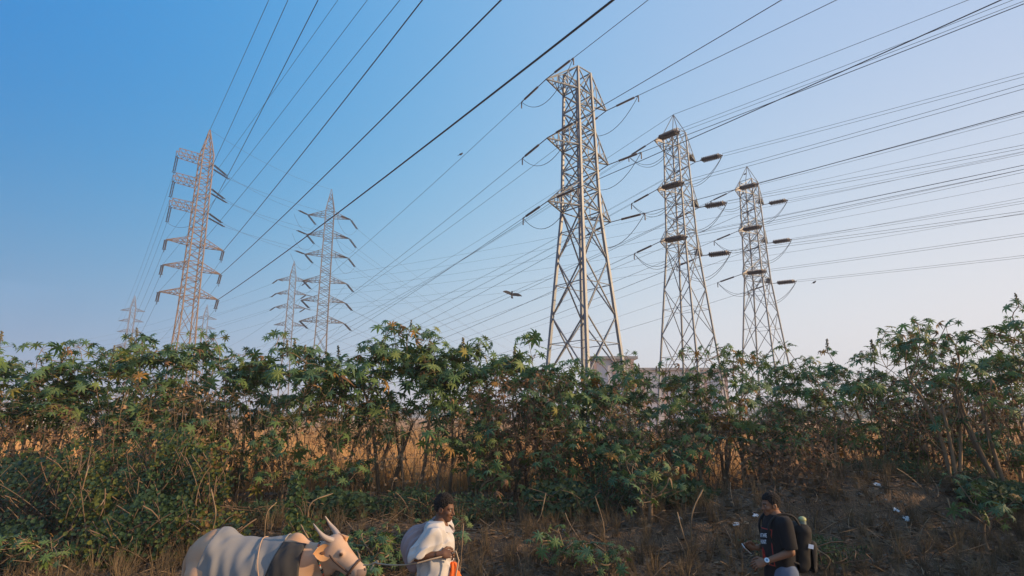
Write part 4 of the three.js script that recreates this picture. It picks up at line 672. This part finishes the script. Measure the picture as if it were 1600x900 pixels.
{ // ------------------------------------------------ man in black with backpack
  const g = new THREE.Group(); top(g, 'person'); tag(g, 'person in black printed shirt with backpack walking left', 'person');
  const P = at(1213, 800, 6.3); g.position.set(P.x, landY(P.x, P.z), P.z); g.rotation.y = Math.PI - 0.04;   // heading left, turned a little to the camera
  const skin = [0.2, 0.098, 0.055];
  const J = { pelvis: [0, 0.9, 0], chest: [0.01, 1.2, 0], neck: [0.015, 1.37, 0], nape: [0.025, 1.43, 0], head: [0.05, 1.5, 0], shR: [0.01, 1.345, 0.18], elR: [0.0, 1.07, 0.23], wrR: [0.2, 1.06, 0.13], shL: [0, 1.345, -0.185], elL: [-0.02, 1.09, -0.215], wrL: [0.22, 0.995, -0.18], hipR: [0, 0.86, 0.09], knR: [0.02, 0.48, 0.1], anR: [-0.2, 0.13, 0.1], hipL: [0, 0.86, -0.09], knL: [0.14, 0.5, -0.1], anL: [0.1, 0.08, -0.1] };
  const b = personBody({ joints: J, skin, look: [0.97, -0.12, -0.12], hands: { R: { dir: [0.9, 0.15, 0.1], back: [0, 0.3, 1], thumb: -1, curl: 0.55 }, L: { dir: [0.95, -0.25, 0.1], back: [0, 0.55, -0.8], thumb: 1, curl: 0.5 } } });
  part('body', b.body, skinMat, g);
  part('hair', skinOf(hairField(0.004), [-0.16, -0.1, -0.13], [0.13, 0.2, 0.13], 0.005).applyMatrix4(b.hm), mat(0.008, 0.007, 0.007, 1), g);
  const cloth = (x, y, z) => {
    let d = ell(x, y, z, [0.005, 1.16, 0], [0.14, 0.34, 0.19]); d = smin(d, cap(x, y, z, [0.01, 0.8, 0], [0.01, 1.2, 0], 0.155, 0.145), 0.06); d = smin(d, cap(x, y, z, [0.0, 1.34, -0.15], [0.0, 1.34, 0.15], 0.075, 0.075), 0.06); d = smax(d, 0.75 - y, 0.01);
    const s1 = smax(cap(x, y, z, [0, 1.34, -0.175], [-0.02, 1.11, -0.215], 0.074, 0.074), 1.12 - y, 0.01), s2 = smax(cap(x, y, z, [0.01, 1.34, 0.18], [0, 1.1, 0.23], 0.078, 0.076), 1.12 - y, 0.01); d = smin(smin(d, s1, 0.025), s2, 0.025);
    d += Math.sin((x + z) * 38 + y * 12) * 0.0035 * sm(1.3, 1.0, y) + (n3(x * 12, y * 7, z * 12) - 0.5) * 0.016; return smax(d, y - 1.415, 0.01);
  };
  part('t_shirt', skinOf(cloth, [-0.3, 0.71, -0.37], [0.26, 1.46, 0.37], 0.0085), mat(0.008, 0.008, 0.01, 0.95), g);
  // chest print laid on the cloth
  const cv = document.createElement('canvas'); cv.width = 256; cv.height = 320; const c = cv.getContext('2d'); c.fillStyle = '#1b1a1e'; c.fillRect(0, 0, 256, 320); c.strokeStyle = '#a33a2c'; c.lineWidth = 8; c.strokeRect(12, 12, 232, 296);
  c.fillStyle = '#e9eef6'; c.font = 'bold 46px sans-serif'; c.textAlign = 'center'; c.save(); c.translate(128, 100); c.rotate(-0.16); c.fillText('ON THE', 0, -8); c.fillText('HUNT', 0, 46); c.restore(); c.fillStyle = '#8e1f18'; c.beginPath(); c.moveTo(60, 300); c.quadraticCurveTo(80, 190, 120, 176); c.quadraticCurveTo(170, 190, 160, 240); c.quadraticCurveTo(200, 270, 190, 300); c.fill(); c.fillStyle = '#c0452c'; c.fillRect(104, 196, 22, 60); c.fillRect(140, 230, 14, 50);
  const tex = new THREE.CanvasTexture(cv); tex.colorSpace = THREE.SRGBColorSpace;
  const pg = new THREE.PlaneGeometry(0.27, 0.36, 26, 34), pp = pg.attributes.position;
  for (let k = 0; k < pp.count; k++) { const zz = -pp.getX(k), yy = 1.11 + pp.getY(k); let x = 0.3; for (let q = 0; q < 40; q++) { const d = cloth(x, yy, zz); if (d < 0.0035) break; x -= Math.max(0.001, d * 0.6); } pp.setXYZ(k, x, yy, zz); }
  pg.computeVertexNormals(); part('chest_print', pg, new THREE.MeshStandardMaterial({ map: tex, roughness: 0.85, side: THREE.DoubleSide }), g);
  part('jeans', skinOf((x, y, z) => { let d = ell(x, y, z, [0, 0.87, 0], [0.135, 0.16, 0.17]); for (const s of ['R', 'L']) { d = smin(d, cap(x, y, z, J['hip' + s], J['kn' + s], 0.108, 0.085), 0.05); d = smin(d, cap(x, y, z, J['kn' + s], J['an' + s], 0.08, 0.065), 0.03); } return smax(d + (n3(x * 14, y * 10, z * 14) - 0.5) * 0.014, 0.1 - y, 0.01); }, [-0.36, 0.06, -0.3], [0.34, 1.0, 0.3], 0.012), mat(0.09, 0.13, 0.21, 0.9), g);
  g.updateMatrixWorld(); const W = (x, y, z) => g.localToWorld(V(x, y, z)), L = (o, n, label, cat) => { top(o, n); o.position.copy(W(0, 0, 0)); o.rotation.y = g.rotation.y; return tag(o, label, cat); };
  const bp = L(new THREE.Group(), 'backpack', 'black backpack on the back of the person in black', 'backpack'), bm = mat(0.006, 0.0065, 0.0075, 0.85), bm2 = mat(0.009, 0.0095, 0.011, 0.8);
  const rb = (x, y, z, c, h, r) => { const a = Math.abs(x - c[0]) - h[0] + r, b2 = Math.abs(y - c[1]) - h[1] + r, d = Math.abs(z - c[2]) - h[2] + r; return len3(Math.max(a, 0), Math.max(b2, 0), Math.max(d, 0)) + Math.min(Math.max(a, b2, d), 0) - r; };
  part('main_bag', skinOf((x, y, z) => rb(x + (y - 1.1) * 0.12, y, z, [-0.19, 1.1, 0], [0.09, 0.235, 0.145], 0.085) + (n3(x * 14, y * 14, z * 14) - 0.5) * 0.014, [-0.42, 0.82, -0.2], [-0.12, 1.38, 0.2], 0.01), bm, bp);
  part('front_pocket', skinOf((x, y, z) => rb(x + (y - 1.03) * 0.1, y, z, [-0.28, 1.02, 0], [0.05, 0.15, 0.12], 0.045) + (n3(x * 18, y * 18, z * 18) - 0.5) * 0.01, [-0.44, 0.84, -0.17], [-0.27, 1.22, 0.17], 0.01), bm2, bp);
  for (const s of [-1, 1]) { const t = new Tri(), pts = [V(-0.2, 1.29, s * 0.09), V(-0.11, 1.41, s * 0.115), V(0.02, 1.425, s * 0.12), V(0.12, 1.35, s * 0.125), V(0.14, 1.24, s * 0.125), V(0.08, 1.1, s * 0.135), V(-0.06, 0.99, s * 0.14), V(-0.2, 0.94, s * 0.11)]; t.tube(new THREE.CatmullRomCurve3(pts).getPoints(24), 0.012, 6); part('shoulder_strap', t.geo(), bm2, bp); }
  part('side_label', new THREE.BoxGeometry(0.05, 0.04, 0.006).rotateZ(0.2).translate(-0.25, 1.13, -0.148), mat(0.5, 0.62, 0.8, 0.5), bp);
  const bo = L(new THREE.Group(), 'water_bottle', 'pale green topped bottle sticking out of the backpack', 'bottle'); part('bottle_body', new THREE.CylinderGeometry(0.034, 0.034, 0.22, 14).translate(-0.23, 1.27, -0.06), mat(0.2, 0.24, 0.2, 0.4), bo); part('cap', new THREE.SphereGeometry(0.038, 12, 8).scale(1, 0.8, 1).translate(-0.23, 1.37, -0.06), mat(0.36, 0.38, 0.18, 0.6), bo);
  const wm = basis(J.wrL, [0.95, -0.38, 0.12], [0.1, 0.5, -0.85]), wt = L(new THREE.Group(), 'wrist_watch', 'white faced wrist watch on the near arm of the person in black', 'watch');
  part('strap', new THREE.TorusGeometry(0.03, 0.007, 6, 20).rotateY(Math.PI / 2).scale(1.6, 1, 1).translate(-0.015, 0, 0).applyMatrix4(wm), mat(0.02, 0.02, 0.025, 0.6), wt);
  part('case', new THREE.CylinderGeometry(0.022, 0.024, 0.012, 20).translate(-0.015, 0.034, 0).applyMatrix4(wm), mat(0.65, 0.68, 0.72, 0.3, { metalness: 0.6 }), wt); part('dial', new THREE.CylinderGeometry(0.012, 0.012, 0.003, 20).translate(-0.015, 0.0415, 0).applyMatrix4(wm), mat(0.12, 0.25, 0.42, 0.4), wt);
  const ph = L(new THREE.Group(), 'mobile_phone', 'small pale phone held in the far hand of the person in black', 'phone'); const pm = basis([J.wrR[0] + 0.1, J.wrR[1] - 0.005, J.wrR[2] - 0.03], [0.6, 0.5, -0.4], [0, 0.8, -0.5]);
  part('case', new THREE.BoxGeometry(0.12, 0.009, 0.062).applyMatrix4(pm), mat(0.5, 0.5, 0.5, 0.4), ph); part('screen', new THREE.BoxGeometry(0.11, 0.002, 0.056).translate(0, 0.0062, 0).applyMatrix4(pm), mat(0.02, 0.02, 0.025, 0.2), ph);
}
{ // ------------------------------------------------ the zebu
  const g = new THREE.Group(); top(g, 'zebu_cow'); tag(g, 'cream humped zebu cattle with upright horns led on a rope', 'cattle');
  const P = at(400, 840, 6.5); g.position.set(P.x, landY(P.x, P.z), P.z); g.rotation.y = -0.06;
  const head = (x, y, z) => {
    const az = Math.abs(z - 0.03); let d = cap(x, y, z, [0.86, 1.065, 0.02], [1.12, 0.855, 0.05], 0.115, 0.072);
    d = smin(d, ell(x, y, z, [0.875, 1.1, 0.02], [0.09, 0.085, 0.1]), 0.05); d = smin(d, ell(x, y, z, [1.135, 0.835, 0.05], [0.075, 0.07, 0.075]), 0.05);
    d = smin(d, cap(x, y, z, [0.84, 1.0, 0.02], [1.05, 0.84, 0.045], 0.1, 0.05), 0.05);
    d = smin(d, len3(x - 0.965, y - 1.03, az - 0.088) - 0.03, 0.03); d = Math.min(d, len3(x - 0.97, y - 1.022, az - 0.106) - 0.013);
    return smax(d, -(len3(x - 1.195, y - 0.865, az - 0.035) - 0.014), 0.01);
  };
  const leg = (x, y, z, P2) => { let d = 1e9; for (let k = 0; k < P2.length - 1; k++) d = smin(d, cap(x, y, z, P2[k], P2[k + 1], P2[k][3], P2[k + 1][3]), 0.03); return d; };
  const LEGS = [];
  for (const s of [-1, 1]) { const q = s * 0.13, sh = s > 0 ? 0.07 : -0.05; LEGS.push([[-0.5, 0.8, q, 0.14], [-0.44 + sh, 0.58, q, 0.085], [-0.58 + sh, 0.36, q, 0.052], [-0.54 + sh, 0.1, q, 0.04], [-0.52 + sh, 0.035, q, 0.05]]); LEGS.push([[0.38, 0.75, q, 0.12], [0.4 - sh, 0.5, q, 0.066], [0.4 - sh, 0.32, q, 0.05], [0.4 - sh * 1.2, 0.1, q, 0.038], [0.42 - sh * 1.2, 0.035, q, 0.05]]); }
  const trunk = (x, y, z) => {
    let d = ell(x, y, z, [-0.42, 0.93, 0], [0.29, 0.27, 0.22]); d = smin(d, ell(x, y, z, [-0.05, 0.8, 0], [0.55, 0.3, 0.265]), 0.12); d = smin(d, ell(x, y, z, [0.36, 0.83, 0], [0.28, 0.31, 0.215]), 0.1);
    d = smin(d, cap(x, y, z, [-0.42, 1.14, 0], [-0.32, 1.155, 0], 0.055, 0.055), 0.12); d = smin(d, cap(x, y, z, [-0.3, 1.06, 0], [0.4, 1.03, 0], 0.06, 0.06), 0.1);
    d = smin(d, ell(x, y, z, [0.44, 1.105, 0], [0.1, 0.095, 0.075]), 0.05); d = smin(d, len3(x + 0.38, y - 1.04, Math.abs(z) - 0.15) - 0.04, 0.12);
    d = smin(d, cap(x, y, z, [0.42, 0.9, 0], [0.82, 1.0, 0.01], 0.19, 0.115), 0.1); d = smin(d, cap(x, y, z, [0.5, 0.62, 0], [0.82, 0.84, 0.02], 0.05, 0.04), 0.12); return d;
  };
  const all = (x, y, z) => {
    let d = trunk(x, y, z); for (const l of LEGS) d = smin(d, leg(x, y, z, l), 0.05); d = smin(d, head(x, y, z), 0.06);
    return smin(d, Math.min(cap(x, y, z, [-0.68, 1.03, 0], [-0.735, 0.9, 0.01], 0.032, 0.024), cap(x, y, z, [-0.735, 0.9, 0.01], [-0.74, 0.5, 0.02], 0.024, 0.014), cap(x, y, z, [-0.74, 0.5, 0.02], [-0.74, 0.34, 0.02], 0.03, 0.012)), 0.025);
  };
  const coat = (x, y, z) => {
    const az = Math.abs(z - 0.03), v = 0.9 + 0.2 * fbm(x * 7 + 3, y * 7 + z * 5, 3); let c = [0.43, 0.305, 0.225];
    const tan = Math.min(1, 0.3 * sm(-0.3, -0.5, x) + sm(0.5, 0.72, fbm(x * 4 + 11, y * 4 - z * 3 + 2, 3)) * 0.55 + Math.exp(-((x - 0.43) ** 2 + (y - 1.12) ** 2) / 0.012) * 0.5 + Math.exp(-((x + 0.33) ** 2 + (y - 1.0) ** 2) / 0.02) * 0.55); c = c.map((q, i) => q + ([0.46, 0.26, 0.14][i] - q) * tan);
    if (len3(x - 0.97, y - 1.022, az - 0.106) < 0.0165) return [0.02, 0.012, 0.01]; if (len3(x - 0.968, y - 1.024, az - 0.1) < 0.024) return [0.2, 0.12, 0.09];
    if (x > 1.14 && y < 0.88) c = [0.16, 0.12, 0.11]; if (y < 0.07) c = [0.06, 0.05, 0.045]; if (x < -0.71 && y < 0.5) c = [0.05, 0.04, 0.035]; return c.map((q) => q * v);
  };
  const lowRes = skinOf((x, y, z) => smax(all(x, y, z), x - 0.76, 0.001), [-0.82, -0.02, -0.34], [0.8, 1.26, 0.34], 0.0165, coat), hi = skinOf((x, y, z) => smax(all(x, y, z), 0.755 - x, 0.001), [0.72, 0.68, -0.16], [1.26, 1.26, 0.22], 0.0075, coat);
  part('body', mergeGeometries([lowRes, hi]), vcol(0.8), g);
  const hornM = mat(0.34, 0.29, 0.26, 0.5);
  const horn = (pts, r) => new Tri().tube(new THREE.CatmullRomCurve3(pts).getPoints(14), Array.from({ length: 15 }, (_, k) => Math.max(0.004, r * (1 - 0.85 * (k / 14) ** 1.2))), 9).geo();
  part('horn', horn([V(0.86, 1.14, 0.09), V(0.79, 1.18, 0.13), V(0.73, 1.235, 0.14), V(0.655, 1.31, 0.12)], 0.036), hornM, g); part('horn', horn([V(0.87, 1.15, -0.05), V(0.81, 1.21, -0.09), V(0.75, 1.27, -0.1), V(0.70, 1.35, -0.08)], 0.036), hornM, g);
  const earM = new THREE.MeshPhysicalMaterial({ color: lin(0.7, 0.4, 0.18), roughness: 0.8, transmission: 0.45, thickness: 0, side: THREE.DoubleSide }), earIn = mat(0.1, 0.05, 0.03, 0.95);
  for (const s of [1, -1]) {
    const eg = new THREE.PlaneGeometry(1, 1, 12, 8), p = eg.attributes.position; for (let k = 0; k < p.count; k++) { const u = p.getX(k) + 0.5, v = p.getY(k), w = 0.08 * Math.sin(Math.PI * Math.min(1, 0.18 + u * 0.86)) ** 0.7; p.setXYZ(k, -u * 0.17, v * 2 * w, 0.05 * (v * 2) ** 2 - 0.02); }
    eg.computeVertexNormals(); const e = part('ear', eg, earM, g); e.position.set(s > 0 ? 0.845 : 0.88, s > 0 ? 1.035 : 1.1, 0.02 + s * 0.1); e.rotation.set(s > 0 ? -0.3 : 0.3, s > 0 ? 0.55 : -0.6, s > 0 ? 0.12 : 3.75);
    const hg = new THREE.SphereGeometry(0.024, 10, 6).scale(1.4, 0.7, 0.25); const h = part('ear_hollow', hg, earIn, e); h.position.set(-0.06, 0, -0.012);
  }
  g.updateMatrixWorld();
  const over = (name, label, cat, f, lo, hi2, cell, m) => { const o = top(part('', skinOf(f, lo, hi2, cell), m), name); o.position.copy(g.position); o.rotation.y = g.rotation.y; return tag(o, label, cat); };
  const bl = mat(0.22, 0.222, 0.225, 0.98);
  over('blanket', 'grey beige cloth blanket draped over the back of the cattle', 'blanket', (x, y, z) => { const w = Math.sin(x * 40 + y * 9 + n3(x * 6, y * 3, z * 3) * 5) * 0.0055 * sm(1.2, 0.95, y) + (n3(x * 11, y * 4, z * 6) - 0.5) * 0.03 + 0.004; return smax(smax(trunk(x, y, z) - 0.02 + w, (x - 0.33 + (1.08 - y) * 0.33), 0.006), smax(-(x + 0.4 + (1.15 - y) * 0.3), 0.6 - y, 0.006), 0.006); }, [-0.66, 0.58, -0.34], [0.42, 1.25, 0.34], 0.0105, bl);
  over('shoulder_cloth', 'dark charcoal cloth tied round the shoulders of the cattle', 'cloth', (x, y, z) => { const w = (n3(x * 14, y * 8, z * 14) - 0.5) * 0.02 + Math.sin(x * 50 + y * 8) * 0.003, top2 = y - 1.085 - 0.3 * Math.min(0, 0.43 - x) * 0.3 - 0.02; return smax(smax(trunk(x, y, z) - 0.03 + w, smax(0.335 - (1.08 - y) * 0.33 - x, x - 0.57 + (1.0 - y) * 0.05, 0.006), 0.006), smax(0.6 - y, top2 - 0.25 * Math.abs(z), 0.006), 0.006); }, [0.1, 0.58, -0.34], [0.68, 1.2, 0.34], 0.0105, mat(0.035, 0.036, 0.038, 0.95));
  const ringAround = (f, cx, ax, bx, r, n = 26) => { const pts = []; for (let k = 0; k <= n; k++) { const a = k / n * Math.PI * 2, d = ax.clone().multiplyScalar(Math.cos(a)).addScaledVector(bx, Math.sin(a)); let t = 0.35; for (let q = 0; q < 60; q++) { const v = f(cx.x + d.x * t, cx.y + d.y * t, cx.z + d.z * t); if (v < r * 0.6) break; t -= Math.max(0.002, v * 0.6); } pts.push(cx.clone().addScaledVector(d, t)); } return pts; };
  const hd = V(0.78, -0.62, 0.05).normalize(), zz = V(0, 0, 1), nn = hd.clone().cross(zz).normalize();
  const hal = new THREE.Group(); top(hal, 'halter'); tag(hal, 'dark leather halter round the muzzle and cheeks of the cattle', 'halter'); hal.position.copy(g.position); hal.rotation.y = g.rotation.y; const lea = mat(0.06, 0.032, 0.022, 0.7);
  part('nose_band', new Tri().tube(ringAround(head, V(1.085, 0.885, 0.045), nn, zz, 0.013), 0.013, 6).geo(), lea, hal);
  part('cheek_strap', new Tri().tube([V(0.85, 1.02, 0.135), V(0.9, 0.96, 0.135), V(0.97, 0.905, 0.125), V(1.05, 0.85, 0.12), V(1.09, 0.84, 0.115)], 0.011, 6).geo(), lea, hal); part('cheek_strap', new Tri().tube([V(0.85, 1.02, -0.1), V(0.97, 0.905, -0.065), V(1.09, 0.84, -0.025)], 0.011, 6).geo(), lea, hal);
  const nk = new THREE.Group(); top(nk, 'bead_collar'); tag(nk, 'string of coloured beads hanging round the neck of the cattle', 'collar'); nk.position.copy(g.position); nk.rotation.y = g.rotation.y;
  const pts = ringAround(trunk, V(0.74, 0.965, 0.01), V(-0.25, 0.97, 0), zz, 0.01, 44), bead = new THREE.SphereGeometry(0.0125, 8, 6), bc = [mat(0.6, 0.55, 0.45, 0.4), mat(0.45, 0.1, 0.05, 0.4), mat(0.03, 0.09, 0.08, 0.4), mat(0.02, 0.02, 0.02, 0.4)]; part('cord', new Tri().tube(pts, 0.005, 5).geo(), lea, nk);
  pts.slice(0, -1).forEach((p, k) => { const b = part('bead', bead, bc[(k * 7 + (k >> 2)) % 4], nk); b.position.copy(p); });
  const gr = top(part('', new Tri().tube(ringAround((x, y, z) => trunk(x, y, z) - 0.028, V(0.2, 0.82, 0), V(-0.3, 0.95, 0), zz, 0.006, 40), 0.006, 5).geo(), mat(0.4, 0.28, 0.2, 0.95)), 'girth_cord'); gr.position.copy(g.position); gr.rotation.y = g.rotation.y; tag(gr, 'thin cord tied round the blanket of the cattle', 'cord');
}
{ // ------------------------------------------------ birds
  const dark = mat(0.02, 0.02, 0.024, 0.8);
  const g = new THREE.Group(); top(g, 'flying_crow'); tag(g, 'dark crow gliding with spread wings above the hedge', 'bird'); g.position.copy(at(800, 460, 26)); g.rotation.set(0.95, 0, -0.32);
  part('body', new THREE.SphereGeometry(0.06, 14, 10).scale(0.85, 0.75, 2.3), dark, g);
  part('head', new THREE.SphereGeometry(0.045, 10, 8).translate(0, 0.01, -0.16), dark, g); part('beak', new THREE.ConeGeometry(0.016, 0.06, 6).rotateX(-Math.PI / 2).translate(0, 0.005, -0.225), dark, g);
  for (const s of [-1, 1]) {
    const o = [[0, 0.07], [0.14, 0.1], [0.28, 0.085], [0.4, 0.03], [0.47, -0.05], [0.43, -0.075], [0.4, -0.06], [0.36, -0.11], [0.33, -0.09], [0.27, -0.125], [0.18, -0.105], [0.08, -0.11], [0, -0.09]], sh = new THREE.Shape(o.map(([a, b]) => new THREE.Vector2(s * a, b)));
    const w = new THREE.ExtrudeGeometry(sh, { depth: 0.008, bevelEnabled: false }).rotateX(-Math.PI / 2); const p = w.attributes.position; for (let k = 0; k < p.count; k++) { const a = Math.abs(p.getX(k)); p.setY(k, p.getY(k) + 0.1 * Math.sin(a * 3.3) - 0.12 * a * a); } w.computeVertexNormals(); part('wing', w, dark, g);
  }
  const tl = new THREE.Shape([[-0.025, 0], [0.025, 0], [0.06, -0.16], [0, -0.18], [-0.06, -0.16]].map(([a, b]) => new THREE.Vector2(a, b))); part('tail', new THREE.ExtrudeGeometry(tl, { depth: 0.008, bevelEnabled: false }).rotateX(-Math.PI / 2).translate(0, 0, 0.1), dark, g);
  for (const [px, py, d, label] of [[1272, 441.2, 66, 'tiny bird perched on the lowest wire at the right'], [1164, 272, 80, 'tiny bird perched on the tip of the rightmost broad pylon'], [720, 241, 60, 'tiny dark speck of a bird high between the pylons']]) {
    const b = new THREE.Group(); top(b, 'small_bird'); tag(b, label, 'bird'); b.position.copy(at(px, py, d)); b.rotation.z = 0.4;
    part('body', new THREE.SphereGeometry(0.11, 10, 8).scale(1.9, 1, 1), dark, b); part('head', new THREE.SphereGeometry(0.075, 8, 6).translate(0.2, 0.06, 0), dark, b); part('tail', new THREE.BoxGeometry(0.22, 0.02, 0.07).translate(-0.28, -0.02, 0), dark, b);
  }
}

shadows(scene);
renderer.render(scene, camera);
